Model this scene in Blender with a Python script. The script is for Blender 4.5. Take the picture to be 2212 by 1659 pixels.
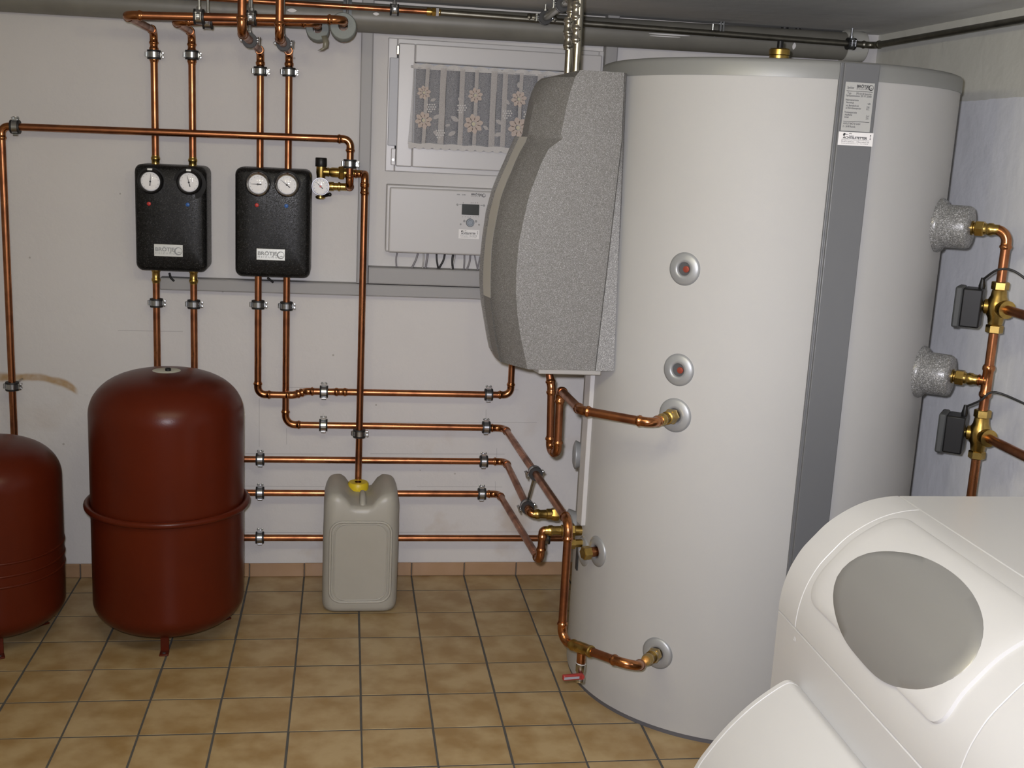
import bpy, bmesh, math, random
from mathutils import Vector as V, Matrix
random.seed(7)
SC = bpy.context.scene
COL = SC.collection
for o in list(bpy.data.objects): bpy.data.objects.remove(o)
PI = math.pi

# ------------------------------------------------------------------ camera
FPX, CX, CY = 2444.9, 1106.0, 829.5
CAM = V((0.13383, -3.90794, 1.61286))
CR = V((0.98899167, -0.13944147, 0.04951315))
CU = V((-0.01918679, 0.21094255, 0.97731014))
CF = V((0.14672199, 0.96750158, -0.20594499))
cd = bpy.data.cameras.new('camera'); cam = bpy.data.objects.new('camera', cd); COL.objects.link(cam)
cd.sensor_width = 36.0; cd.sensor_fit = 'HORIZONTAL'; cd.lens = FPX / 2212 * 36.0
cd.clip_start = 0.02
cam.matrix_world = Matrix(((CR.x, CU.x, -CF.x, CAM.x), (CR.y, CU.y, -CF.y, CAM.y), (CR.z, CU.z, -CF.z, CAM.z), (0, 0, 0, 1)))
SC.camera = cam

# ------------------------------------------------------------------ world, lights, exposure
w = bpy.data.worlds.new('night'); SC.world = w; w.use_nodes = True
w.node_tree.nodes['Background'].inputs[0].default_value = (.012, .014, .035, 1)
w.node_tree.nodes['Background'].inputs[1].default_value = 1.0
def area(name, loc, target, size, power, col, spread=PI):
    l = bpy.data.lights.new(name, 'AREA'); l.shape = 'DISK'; l.size = size; l.energy = power; l.color = col; l.spread = spread
    o = bpy.data.objects.new(name, l); COL.objects.link(o); o.location = loc
    o.rotation_euler = (V(target) - V(loc)).to_track_quat('-Z', 'Y').to_euler()
    return o
area('camera_flash', CAM + CU * .045 - CR * .03 + CF * .03, CAM + CF * 4 + CR * .45 + CU * .05, .04, 29.0, (.945, .935, 1.03), math.radians(110))
def bulb(name, loc, power, col, r=.045):
    l = bpy.data.lights.new(name, 'POINT'); l.energy = power; l.color = col; l.shadow_soft_size = r
    o = bpy.data.objects.new(name, l); COL.objects.link(o); o.location = loc; return o
for i in range(3): bulb('ceiling_tube', (-.40 + .4*i, -2.3, 1.97), 8.6, (1.0, .90, .58))
for i in range(2): bulb('fill_light_rear', (-.5 + .6*i, -4.4, 1.97), 4.5, (1.0, .95, .93))  # added weak neutral fill behind the camera, no actual lamp of the room
SC.view_settings.view_transform = 'Standard'; SC.view_settings.look = 'None'
SC.view_settings.gamma = 1.0; SC.view_settings.use_curve_mapping = False
SC.view_settings.exposure = -0.1

# ------------------------------------------------------------------ photogrammetry helpers (pixel of the photo -> point on a real plane)
def ray(x, y): return (CF * FPX + CR * (x - CX) - CU * (y - CY)).normalized()
def onY(x, y, Y): d = ray(x, y); return CAM + d * ((Y - CAM.y) / d.y)
def onX(x, y, X): d = ray(x, y); return CAM + d * ((X - CAM.x) / d.x)
def onZ(x, y, Z): d = ray(x, y); return CAM + d * ((Z - CAM.z) / d.z)
def px(P):
    d = V(P) - CAM; c = d.dot(CF); return V((CX + FPX * d.dot(CR) / c, CY - FPX * d.dot(CU) / c))
def toward(P, x, y, D=V((0, -1, 0))):
    # point on the line P + s*D that is seen closest to pixel (x, y)
    best = None
    for i in range(0, 1201):
        Q = P + D * (i * .0015); e = (px(Q) - V((x, y))).length
        if best is None or e < best[0]: best = (e, Q)
    return best[1]
TC = V((1.354, -.665, 0)); TR = .5; TH = 1.857
def onTank(x, y, R=TR):
    d = ray(x, y); a = d.x**2 + d.y**2; v = CAM - TC; b = 2*(v.x*d.x + v.y*d.y); c = v.x**2 + v.y**2 - R*R
    D = max(b*b - 4*a*c, 0); s = (-b - D**.5)/2/a; return CAM + d*s
def tankang(P): return math.atan2(P.y - TC.y, P.x - TC.x)
def tdir(a): return V((math.cos(a), math.sin(a), 0))

YW = .15          # back wall
YP = .075         # pipe axis in front of it
YF = .03          # front pipes
HC = 2.07         # ceiling
XR = 2.03         # right wall

# ------------------------------------------------------------------ materials
def nd(nt, t, **k):
    n = nt.nodes.new(t)
    for a, b in k.items(): setattr(n, a, b)
    return n
def mat(name, col, rough=.5, metal=0., var=0., vscale=6., bump=0., bscale=80., col2=None, spec=.5, coat=0., sss=0., trans=0., detail=4., rvar=0., thr=None, objrand=0.):
    m = bpy.data.materials.new(name); m.use_nodes = True; nt = m.node_tree; b = nt.nodes['Principled BSDF']
    b.inputs['Base Color'].default_value = (*col, 1); b.inputs['Roughness'].default_value = rough; b.inputs['Metallic'].default_value = metal
    b.inputs['Specular IOR Level'].default_value = spec
    if coat: b.inputs['Coat Weight'].default_value = coat; b.inputs['Coat Roughness'].default_value = .15
    if sss:
        b.inputs['Subsurface Weight'].default_value = sss; b.inputs['Subsurface Radius'].default_value = (.03, .028, .022); b.inputs['Subsurface Scale'].default_value = .5
    if trans: b.inputs['Transmission Weight'].default_value = trans
    tc = None
    def coords():
        nonlocal tc
        if tc is None: tc = nd(nt, 'ShaderNodeTexCoord')
        if objrand:
            oi = nd(nt, 'ShaderNodeObjectInfo'); ad = nd(nt, 'ShaderNodeVectorMath', operation='MULTIPLY_ADD')
            cb = nd(nt, 'ShaderNodeCombineXYZ')
            for i in range(3): nt.links.new(oi.outputs['Random'], cb.inputs[i])
            nt.links.new(cb.outputs[0], ad.inputs[0]); ad.inputs[1].default_value = (37, 91, 53); nt.links.new(tc.outputs['Object'], ad.inputs[2])
            return ad.outputs[0]
        return tc.outputs['Object']
    if var or col2:
        n = nd(nt, 'ShaderNodeTexNoise'); n.inputs['Scale'].default_value = vscale; n.inputs['Detail'].default_value = detail
        nt.links.new(coords(), n.inputs['Vector'])
        r = nd(nt, 'ShaderNodeValToRGB'); lo, hi = thr or (.3, .7)
        r.color_ramp.elements[0].position = lo; r.color_ramp.elements[1].position = hi
        c2 = col2 or tuple(c * (1 - var) for c in col)
        r.color_ramp.elements[0].color = (*c2, 1); r.color_ramp.elements[1].color = (*col, 1)
        nt.links.new(n.outputs['Fac'], r.inputs['Fac']); nt.links.new(r.outputs['Color'], b.inputs['Base Color'])
        if rvar:
            mr = nd(nt, 'ShaderNodeMapRange'); mr.inputs['To Min'].default_value = rough + rvar; mr.inputs['To Max'].default_value = rough
            mr.inputs['From Min'].default_value = lo; mr.inputs['From Max'].default_value = hi
            nt.links.new(n.outputs['Fac'], mr.inputs['Value']); nt.links.new(mr.outputs[0], b.inputs['Roughness'])
    if bump:
        n2 = nd(nt, 'ShaderNodeTexNoise'); n2.inputs['Scale'].default_value = bscale; n2.inputs['Detail'].default_value = 3
        nt.links.new(coords(), n2.inputs['Vector'])
        bp = nd(nt, 'ShaderNodeBump'); bp.inputs['Strength'].default_value = bump; bp.inputs['Distance'].default_value = .004
        nt.links.new(n2.outputs['Fac'], bp.inputs['Height']); nt.links.new(bp.outputs[0], b.inputs['Normal'])
    return m
M = {}
M['copper'] = mat('copper', (.44, .18, .08), .27, 1, vscale=14, col2=(.20, .076, .037), rvar=.18, thr=(.32, .62))
M['fitting'] = mat('copper fitting', (.50, .21, .085), .2, 1, vscale=30, col2=(.30, .12, .05), rvar=.1)
M['brass'] = mat('brass', (.52, .36, .11), .24, 1, vscale=30, col2=(.34, .225, .065), rvar=.1)
M['steel'] = mat('zinc steel', (.46, .48, .50), .28, 1)
M['stainless'] = mat('stainless', (.50, .48, .42), .22, 1, vscale=20, col2=(.36, .34, .29))
M['darkpipe'] = mat('dull steel pipe', (.26, .25, .21), .4, 1, vscale=20, col2=(.18, .17, .14))
M['rubber'] = mat('black rubber', (.012, .012, .012), .55)
M['plastic_black'] = mat('black plastic', (.007, .007, .0075), .42, spec=.35)
M['epp_black'] = mat('black foam', (.009, .009, .0085), .40, bump=.8, bscale=520, spec=.45)
M['white_plastic'] = mat('white plastic', (.46, .45, .44), .4)
M['paper'] = mat('paper', (.74, .73, .72), .6)
M['dial'] = mat('dial', (.78, .77, .76), .6)
M['ink'] = mat('ink', (.02, .02, .022), .6)
M['greyink'] = mat('grey ink', (.26, .27, .27), .5)
M['red'] = mat('red', (.42, .02, .015), .45)
M['blue'] = mat('blue', (.02, .10, .34), .45)
M['chrome'] = mat('chrome', (.5, .5, .51), .12, 1)
M['silverplate'] = mat('silver plate', (.52, .53, .50), .38, .35)
M['red_paint'] = mat('red tank paint', (.082, .0115, .0035), .3, spec=.17, vscale=5, col2=(.070, .0105, .004), bump=.05, bscale=300)
M['tank_white'] = mat('tank jacket', (.40, .397, .385), .6, spec=.3, bump=.04, bscale=500, vscale=3, col2=(.388, .384, .371))
M['tank_silver'] = mat('silver plastic', (.235, .24, .23), .45, .2, bump=.03, bscale=500)
M['tank_strip'] = mat('silver cover strip', (.15, .155, .162), .45, .25)
M['escutcheon'] = mat('silver escutcheon', (.33, .34, .345), .42, .4)
M['boiler'] = mat('boiler enamel', (.57, .57, .565), .3, spec=.4, bump=.025, bscale=600)
M['boiler_side'] = mat('boiler enamel side', (.58, .58, .58), .34, spec=.4)
M['oval'] = mat('silver oval', (.38, .38, .37), .45, .6)
M['pvc'] = mat('grey pvc', (.185, .18, .155), .45, vscale=12, col2=(.155, .15, .13))
M['trunk'] = mat('grey trunking', (.29, .285, .28), .5)
M['foam'] = mat('grey foam', (.22, .24, .225), .8, bump=.3, bscale=200)
M['tape'] = mat('tape', (.16, .15, .11), .4)
M['canister'] = mat('canister plastic', (.37, .355, .31), .42, sss=.25, vscale=5, col2=(.345, .33, .285))
M['yellow'] = mat('yellow cap', (.62, .46, .015), .4)
M['frame'] = mat('window frame', (.48, .47, .465), .35)
M['frame_dark'] = mat('gasket grey', (.42, .43, .46), .5)
M['cable_grey'] = mat('grey cable', (.22, .21, .22), .5)
M['cable_light'] = mat('light cable', (.38, .37, .36), .5)
M['display'] = mat('display', (.035, .038, .034), .2)
M['knob'] = mat('knob', (.20, .23, .26), .35)
M['button'] = mat('button', (.25, .25, .24), .4)
M['bezel'] = mat('dark bezel', (.12, .12, .13), .3, .8)
M['recess_black'] = mat('recess black', (.006, .006, .006), .6, spec=.25)
M['actuator'] = mat('actuator grey', (.05, .053, .054), .5, spec=.35)
M['sensor'] = mat('sensor copper', (.28, .055, .035), .35, .3)
M['hole'] = mat('dark recess', (.06, .06, .063), .6)
M['grout'] = mat('grout', (.062, .060, .055), .9, vscale=30, col2=(.085, .08, .072))
M['white_wall'] = mat('white wall', (.60, .585, .565), .8, bump=.5, bscale=26, vscale=3.5, col2=(.565, .55, .53))
M['ceiling'] = mat('ceiling paint', (.74, .74, .72), .85, vscale=1.6, col2=(.60, .60, .585), bump=.35, bscale=14)
M['tile'] = mat('ochre tile', (.40, .295, .155), .36, vscale=11, col2=(.29, .185, .075), objrand=1, spec=.4, bump=.12, bscale=40, thr=(.36, .64))
M['skirt'] = mat('skirting tile', (.38, .245, .15), .36, vscale=9, col2=(.32, .20, .11), objrand=1)
M['lamptop'] = mat('lampwhite', (.7, .7, .68), .5)
M['cord_black'] = mat('black cord', (.02, .02, .02), .5)
M['pencil'] = mat('pencil', (.26, .25, .25), .8)

def speck(name, a, b, sc, rough, c=None):
    m = mat(name, a, rough, .15); nt = m.node_tree; bs = nt.nodes['Principled BSDF']
    tc = nd(nt, 'ShaderNodeTexCoord'); v = nd(nt, 'ShaderNodeTexVoronoi'); v.inputs['Scale'].default_value = sc
    nt.links.new(tc.outputs['Object'], v.inputs['Vector'])
    sp = nd(nt, 'ShaderNodeSeparateColor'); nt.links.new(v.outputs['Color'], sp.inputs[0])
    r = nd(nt, 'ShaderNodeValToRGB'); e = r.color_ramp.elements
    e[0].position = 0; e[0].color = (*b, 1); e[1].position = .8; e[1].color = (*a, 1)
    x = r.color_ramp.elements.new(.97); x.color = (*(c or a), 1)
    nt.links.new(sp.outputs[0], r.inputs['Fac']); nt.links.new(r.outputs['Color'], bs.inputs['Base Color'])
    mr = nd(nt, 'ShaderNodeMapRange'); mr.inputs['To Min'].default_value = rough + .12; mr.inputs['To Max'].default_value = rough - .15
    nt.links.new(sp.outputs[1], mr.inputs['Value']); nt.links.new(mr.outputs[0], bs.inputs['Roughness'])
    bp = nd(nt, 'ShaderNodeBump'); bp.inputs['Strength'].default_value = .5; bp.inputs['Distance'].default_value = .002
    nt.links.new(sp.outputs[2], bp.inputs['Height']); nt.links.new(bp.outputs[0], bs.inputs['Normal'])
    return m
M['epp_black'] = speck('black foam painted glints', (.009, .009, .0085), (.004, .004, .004), 430, .42, (.035, .035, .035))  # pale specks: flash glints on the foam put into its colour
M['epp_black'].node_tree.nodes['Principled BSDF'].inputs['Specular IOR Level'].default_value = .28
M['epp'] = speck('speckled grey foam', (.20, .196, .188), (.11, .106, .098), 950, .45, (.36, .36, .36))
M['epp_sheen'] = speck('speckled foam painted sheen', (.30, .30, .30), (.16, .16, .16), 900, .36, (.6, .6, .6))  # paler foam copy: flash sheen of the rear shell put into its colour
M['stubfoam'] = speck('silver foam', (.25, .25, .24), (.11, .11, .105), 560, .38, (.5, .5, .5))
M['cover'] = mat('smooth grey cover', (.40, .385, .345), .3)

def wall_back_mat():
    m = mat('back wall plaster', (.60, .585, .57), .8); nt = m.node_tree; b = nt.nodes['Principled BSDF']; L = nt.links.new
    tc = nd(nt, 'ShaderNodeTexCoord'); sx = nd(nt, 'ShaderNodeSeparateXYZ'); L(tc.outputs['Object'], sx.inputs[0])
    def noise(s, d=4):
        n = nd(nt, 'ShaderNodeTexNoise'); n.inputs['Scale'].default_value = s; n.inputs['Detail'].default_value = d; L(tc.outputs['Object'], n.inputs['Vector']); return n.outputs['Fac']
    def mth(op, a, b_=None, c=None):
        n = nd(nt, 'ShaderNodeMath', operation=op)
        for i, q in enumerate((a, b_, c)):
            if q is None: continue
            if isinstance(q, (int, float)): n.inputs[i].default_value = q
            else: L(q, n.inputs[i])
        return n.outputs[0]
    base = nd(nt, 'ShaderNodeMix', data_type='RGBA'); L(noise(2.5), base.inputs[0])
    base.inputs[6].default_value = (.555, .54, .525, 1); base.inputs[7].default_value = (.625, .61, .595, 1)
    # brown water stain, a wavering band running out of the left edge and dropping at its right end
    x, z = sx.outputs[0], sx.outputs[2]
    P0 = onY(20, 815, YW); P1 = onY(165, 845, YW)
    zc = mth('ADD', mth('MULTIPLY', mth('SUBTRACT', noise(5), .5), .05), P0.z)
    dz = mth('MULTIPLY', mth('POWER', mth('MAXIMUM', mth('DIVIDE', mth('SUBTRACT', x, P0.x + .06), P1.x - P0.x - .06), 0), 3), -.045)
    d = mth('ABSOLUTE', mth('SUBTRACT', z, mth('ADD', zc, dz)))
    wdt = mth('ADD', .010, mth('MULTIPLY', noise(11), .022))
    band = nd(nt, 'ShaderNodeMapRange', interpolation_type='SMOOTHSTEP'); L(d, band.inputs[0]); L(wdt, band.inputs[2]); L(mth('MULTIPLY', wdt, .35), band.inputs[1])
    band.inputs[3].default_value = 1; band.inputs[4].default_value = 0
    xr = nd(nt, 'ShaderNodeMapRange', interpolation_type='SMOOTHSTEP'); L(x, xr.inputs[0]); xr.inputs[1].default_value = P1.x - .012; xr.inputs[2].default_value = P1.x + .01; xr.inputs[3].default_value = 1; xr.inputs[4].default_value = 0
    st = mth('MULTIPLY', mth('MULTIPLY', band.outputs[0], xr.outputs[0]), mth('ADD', .35, mth('MULTIPLY', noise(30), .9)))
    # faint rusty blotches low down
    lo = nd(nt, 'ShaderNodeMapRange'); L(noise(4.3, 6), lo.inputs[0]); lo.inputs[1].default_value = .60; lo.inputs[2].default_value = .72
    zl = nd(nt, 'ShaderNodeMapRange'); L(z, zl.inputs[0]); zl.inputs[1].default_value = .35; zl.inputs[2].default_value = .75; zl.inputs[3].default_value = .35; zl.inputs[4].default_value = 0
    st2 = mth('MULTIPLY', lo.outputs[0], zl.outputs[0])
    mx = nd(nt, 'ShaderNodeMix', data_type='RGBA'); L(mth('MINIMUM', mth('ADD', st, st2), 1), mx.inputs[0]); L(base.outputs[2], mx.inputs[6]); mx.inputs[7].default_value = (.36, .23, .10, 1)
    # fly specks
    vo = nd(nt, 'ShaderNodeTexVoronoi'); vo.inputs['Scale'].default_value = 9; L(tc.outputs['Object'], vo.inputs['Vector'])
    fl = mth('LESS_THAN', vo.outputs['Distance'], .035)
    mx2 = nd(nt, 'ShaderNodeMix', data_type='RGBA'); L(mth('MULTIPLY', fl, .5), mx2.inputs[0]); L(mx.outputs[2], mx2.inputs[6]); mx2.inputs[7].default_value = (.2, .17, .14, 1)
    L(mx2.outputs[2], b.inputs['Base Color'])
    bp = nd(nt, 'ShaderNodeBump'); bp.inputs['Strength'].default_value = .45; bp.inputs['Distance'].default_value = .006
    L(mth('ADD', noise(14, 6), mth('MULTIPLY', noise(70, 2), .25)), bp.inputs['Height']); L(bp.outputs[0], b.inputs['Normal'])
    return m
M['wall_back'] = wall_back_mat()
def wall_right_mat():
    m = mat('two tone wall', (.5, .5, .5), .7); nt = m.node_tree; b = nt.nodes['Principled BSDF']; L = nt.links.new
    tc = nd(nt, 'ShaderNodeTexCoord'); sx = nd(nt, 'ShaderNodeSeparateXYZ'); L(tc.outputs['Object'], sx.inputs[0])
    n = nd(nt, 'ShaderNodeTexNoise'); n.inputs['Scale'].default_value = 7; n.inputs['Detail'].default_value = 6; L(tc.outputs['Object'], n.inputs['Vector'])
    mp = nd(nt, 'ShaderNodeMapping'); mp.inputs['Scale'].default_value = (60, 60, 6); L(tc.outputs['Object'], mp.inputs[0])
    n3 = nd(nt, 'ShaderNodeTexNoise'); n3.inputs['Scale'].default_value = 1; L(mp.outputs[0], n3.inputs['Vector'])
    z = nd(nt, 'ShaderNodeMath', operation='GREATER_THAN'); 
    ad = nd(nt, 'ShaderNodeMath', operation='MULTIPLY_ADD'); L(n.outputs['Fac'], ad.inputs[0]); ad.inputs[1].default_value = .02; L(sx.outputs[2], ad.inputs[2])
    L(ad.outputs[0], z.inputs[0]); z.inputs[1].default_value = 1.828
    g = nd(nt, 'ShaderNodeMix', data_type='RGBA'); L(n3.outputs['Fac'], g.inputs[0]); g.inputs[6].default_value = (.70, .715, .74, 1); g.inputs[7].default_value = (.80, .81, .83, 1)
    mx = nd(nt, 'ShaderNodeMix', data_type='RGBA'); L(z.outputs[0], mx.inputs[0]); L(g.outputs[2], mx.inputs[6]); mx.inputs[7].default_value = (.58, .58, .53, 1)
    L(mx.outputs[2], b.inputs['Base Color'])
    bp = nd(nt, 'ShaderNodeBump'); bp.inputs['Strength'].default_value = .6; bp.inputs['Distance'].default_value = .012; L(n.outputs['Fac'], bp.inputs['Height']); L(bp.outputs[0], b.inputs['Normal'])
    return m
M['wall_right'] = wall_right_mat()
def lace_mat(name, a_lo, a_hi, col):
    m = bpy.data.materials.new(name); m.use_nodes = True; nt = m.node_tree; b = nt.nodes['Principled BSDF']; L = nt.links.new
    b.inputs['Base Color'].default_value = (*col, 1); b.inputs['Roughness'].default_value = .8
    tc = nd(nt, 'ShaderNodeTexCoord'); mp = nd(nt, 'ShaderNodeMapping'); mp.inputs['Scale'].default_value = (800, 800, 900); L(tc.outputs['Object'], mp.inputs[0])
    n = nd(nt, 'ShaderNodeTexNoise'); n.inputs['Scale'].default_value = 1; n.inputs['Detail'].default_value = 1; L(mp.outputs[0], n.inputs['Vector'])
    r = nd(nt, 'ShaderNodeMapRange'); L(n.outputs['Fac'], r.inputs[0]); r.inputs[1].default_value = .38; r.inputs[2].default_value = .66; r.inputs[3].default_value = a_lo; r.inputs[4].default_value = a_hi
    L(r.outputs[0], b.inputs['Alpha'])
    return m
M['lace'] = lace_mat('lace net', .25, .66, (.52, .52, .53))
M['lace_dense'] = lace_mat('lace solid', .8, 1.0, (.56, .545, .53))
M['lace_petal'] = lace_mat('lace petal', .75, .95, (.54, .455, .40))
def glass_mat(name, tint=(1, 1, 1), g=.06):
    m = bpy.data.materials.new(name); m.use_nodes = True; nt = m.node_tree; nt.nodes.remove(nt.nodes['Principled BSDF']); L = nt.links.new
    t = nd(nt, 'ShaderNodeBsdfTransparent'); t.inputs[0].default_value = (*tint, 1); gl = nd(nt, 'ShaderNodeBsdfGlossy'); gl.inputs['Roughness'].default_value = .03
    fr = nd(nt, 'ShaderNodeFresnel'); fr.inputs[0].default_value = 1.5; mx = nd(nt, 'ShaderNodeMixShader')
    L(fr.outputs[0], mx.inputs[0]); L(t.outputs[0], mx.inputs[1]); L(gl.outputs[0], mx.inputs[2]); L(mx.outputs[0], nt.nodes['Material Output'].inputs[0])
    return m
M['glass'] = glass_mat('glass')

# ------------------------------------------------------------------ mesh builder
ORG = {}
def frame(a):
    a = a.normalized(); h = V((0, 0, 1)) if abs(a.z) < .9 else V((1, 0, 0))
    u = a.cross(h).normalized(); return u, a.cross(u).normalized()
class MB:
    def __init__(s): s.v = []; s.f = []
    def add(s, vs, fs):
        k = len(s.v); s.v += [V(q) for q in vs]; s.f += [tuple(i + k for i in f) for f in fs]; return s
    def tube(s, pts, r, n=14, cap=True):
        pts = [V(p) for p in pts]; m = len(pts); rr = r if isinstance(r, (list, tuple)) else [r]*m
        tg = []
        for i in range(m):
            a = pts[max(i-1, 0)]; b = pts[min(i+1, m-1)]; t = (b - a)
            tg.append(t.normalized() if t.length > 1e-9 else V((0, 0, 1)))
        u, w_ = frame(tg[0]); vs = []; fs = []
        for i in range(m):
            u = (u - tg[i]*u.dot(tg[i])).normalized(); w_ = tg[i].cross(u)
            for k in range(n):
                a = 2*PI*k/n; vs.append(pts[i] + (u*math.cos(a) + w_*math.sin(a))*rr[i])
        for i in range(m-1):
            for k in range(n):
                k2 = (k+1) % n; fs.append((i*n+k, i*n+k2, (i+1)*n+k2, (i+1)*n+k))
        if cap: fs.append(tuple(range(n-1, -1, -1))); fs.append(tuple((m-1)*n+k for k in range(n)))
        return s.add(vs, fs)
    def lathe(s, p, ax, prof, n=24, cap=True, rot=0., u=None):
        p = V(p); ax = V(ax).normalized()
        if u is None: u, w_ = frame(ax)
        else: u = V(u); w_ = ax.cross(u)
        vs = []; fs = []
        for t, r in prof:
            for k in range(n):
                a = 2*PI*k/n + rot; vs.append(p + ax*t + (u*math.cos(a) + w_*math.sin(a))*r)
        m = len(prof)
        for i in range(m-1):
            for k in range(n):
                k2 = (k+1) % n; fs.append((i*n+k, i*n+k2, (i+1)*n+k2, (i+1)*n+k))
        if cap: fs.append(tuple(range(n-1, -1, -1))); fs.append(tuple((m-1)*n+k for k in range(n)))
        return s.add(vs, fs)
    def box(s, c, sz, ex=V((1, 0, 0)), ey=V((0, 1, 0)), ez=V((0, 0, 1))):
        c = V(c); h = [q/2 for q in sz]
        vs = [c + ex*(i*h[0]) + ey*(j*h[1]) + ez*(k*h[2]) for k in (-1, 1) for j in (-1, 1) for i in (-1, 1)]
        return s.add(vs, [(0, 2, 3, 1), (4, 5, 7, 6), (0, 1, 5, 4), (2, 6, 7, 3), (0, 4, 6, 2), (1, 3, 7, 5)])
    def bb(s, lo, hi): return s.box([(a+b)/2 for a, b in zip(lo, hi)], [b-a for a, b in zip(lo, hi)])
    def prism(s, poly, d):
        n = len(poly); poly = [V(q) for q in poly]; d = V(d)
        return s.add(poly + [q + d for q in poly], [tuple(range(n-1, -1, -1)), tuple(range(n, 2*n))] + [(i, (i+1) % n, n+(i+1) % n, n+i) for i in range(n)])
    def loft(s, rows, closed=False, flip=False, cap=False):
        m = len(rows); n = len(rows[0]); fs = []
        for i in range(m-1):
            for k in range(n if closed else n-1):
                k2 = (k+1) % n; q = (i*n+k, i*n+k2, (i+1)*n+k2, (i+1)*n+k); fs.append(q[::-1] if flip else q)
        if cap: fs.append(tuple(range(n-1, -1, -1))); fs.append(tuple((m-1)*n+k for k in range(n)))
        return s.add([p for r in rows for p in r], fs)
    def sphere(s, c, r, n=16, sc=(1, 1, 1)):
        pr = []; c = V(c); m = n//2; vs = []; fs = []
        for i in range(m+1):
            a = PI*i/m
            for k in range(n):
                b = 2*PI*k/n; vs.append(c + V((math.sin(a)*math.cos(b)*sc[0], math.sin(a)*math.sin(b)*sc[1], math.cos(a)*sc[2]))*r)
        for i in range(m):
            for k in range(n): k2 = (k+1) % n; fs.append((i*n+k, (i+1)*n+k, (i+1)*n+k2, i*n+k2))
        return s.add(vs, fs)
    def build(s, name, m, parent=None, ang=35, bevel=0, seg=2, sub=0, solid=0, weld=True):
        me = bpy.data.meshes.new(name); o = bpy.data.objects.new(name, me); COL.objects.link(o)
        if parent is not None: org = ORG[parent.name]; o.parent = parent
        else: org = V((0, 0, 0))
        ORG[o.name] = org
        me.from_pydata([v - org for v in s.v], [], s.f); me.update()
        bm = bmesh.new(); bm.from_mesh(me)
        if weld: bmesh.ops.remove_doubles(bm, verts=bm.verts, dist=1e-6)
        bmesh.ops.recalc_face_normals(bm, faces=bm.faces); bm.to_mesh(me); bm.free()
        for p in me.polygons: p.use_smooth = True
        if ang < 180: me.set_sharp_from_angle(angle=math.radians(ang))
        me.materials.append(M[m] if isinstance(m, str) else m)
        if bevel:
            b = o.modifiers.new('bevel', 'BEVEL'); b.width = bevel; b.segments = seg; b.limit_method = 'ANGLE'; b.angle_limit = math.radians(40); b.harden_normals = False
        if sub:
            b = o.modifiers.new('subsurf', 'SUBSURF'); b.levels = sub; b.render_levels = sub
        if solid:
            b = o.modifiers.new('solidify', 'SOLIDIFY'); b.thickness = solid; b.offset = 0
        return o
def thing(name, label, cat, loc, group=None):
    o = bpy.data.objects.new(name, None); COL.objects.link(o); o.location = V(loc); ORG[o.name] = V(loc); o.empty_display_size = .05
    o['label'] = label; o['category'] = cat
    if group: o['group'] = group
    return o
def tag(o, label, cat, group=None):
    o['label'] = label; o['category'] = cat
    if group: o['group'] = group
    return o
def struct(o, label=None):
    o['kind'] = 'structure'
    if label: o['label'] = label
    return o
def rehome(o, loc):
    # move a single-mesh thing's origin to loc
    loc = V(loc); o.data.transform(Matrix.Translation(ORG[o.name] - loc)); o.location = loc; ORG[o.name] = loc; return o

class Pl:
    """a flat drawing frame: origin, x and y directions, z towards the viewer"""
    def __init__(s, O, ex, ey): s.O = V(O); s.ex = V(ex).normalized(); s.ey = V(ey).normalized(); s.n = s.ex.cross(s.ey).normalized()
    def p(s, x, y, t=0): return s.O + s.ex*x + s.ey*y + s.n*t
    def rect(s, mb, x0, y0, x1, y1, t0, t1): mb.prism([s.p(x0, y0, t0), s.p(x1, y0, t0), s.p(x1, y1, t0), s.p(x0, y1, t0)], s.n*(t1-t0)); return mb
    def disc(s, mb, x, y, r, t0, t1, n=24): mb.lathe(s.p(x, y, 0), s.n, [(t0, r), (t1, r)], n); return mb
    def text(s, mb, body, x, y, h, w_=None, t=.0006, bold=0., shear=0.):
        c = bpy.data.curves.new('txt', 'FONT'); c.body = body; c.size = 1.0; c.extrude = 0; c.offset = bold; c.shear = shear; c.resolution_u = 3
        o = bpy.data.objects.new('txt', c); COL.objects.link(o)
        me = o.to_mesh(); vs = [v.co.copy() for v in me.vertices]; fs = [tuple(p.vertices) for p in me.polygons]; o.to_mesh_clear()
        bpy.data.objects.remove(o); bpy.data.curves.remove(c)
        if not vs: return mb
        x0 = min(v.x for v in vs); x1 = max(v.x for v in vs); k = h/.70; kx = (w_/(x1-x0)) if w_ else k
        mb.add([s.p(x + (v.x-x0)*kx, y + v.y*k, t) for v in vs], fs); return mb
    def logo(s, mb, x, y, r, t=.0006):
        n = 28; o = [s.p(x + r*math.cos(2*PI*k/n), y + r*math.sin(2*PI*k/n), t) for k in range(n)]
        i = [s.p(x + r*.12 + r*.74*math.cos(2*PI*k/n), y + r*.06 + r*.74*math.sin(2*PI*k/n), t) for k in range(n)]
        mb.add(o + i, [(k, (k+1) % n, n+(k+1) % n, n+k) for k in range(n)])
        n = 10; a = [s.p(x - r*.35 + r*1.1*k/n, y - r*.25 + .10*r*math.sin(PI*k/n), t) for k in range(n+1)]; b = [s.p(x - r*.35 + r*1.1*k/n, y - r*.25 - .08*r*math.sin(PI*k/n), t) for k in range(n+1)]
        mb.add(a + b, [(k, n+1+k, n+2+k, k+1) for k in range(n)]); return mb
def brand(pl, mb, x, y, w_, h, t=.0006):
    """two lines of lettering and a ring to their right; total width w_, height h"""
    tw = w_*.74
    pl.text(mb, 'BRÖTJE', x, y + h*.42, h*.46, tw, t, bold=.03)
    pl.text(mb, 'H E I Z U N G', x, y + h*.05, h*.24, tw, t)
    pl.logo(mb, x + w_*.88, y + h*.46, h*.5, t)

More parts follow.
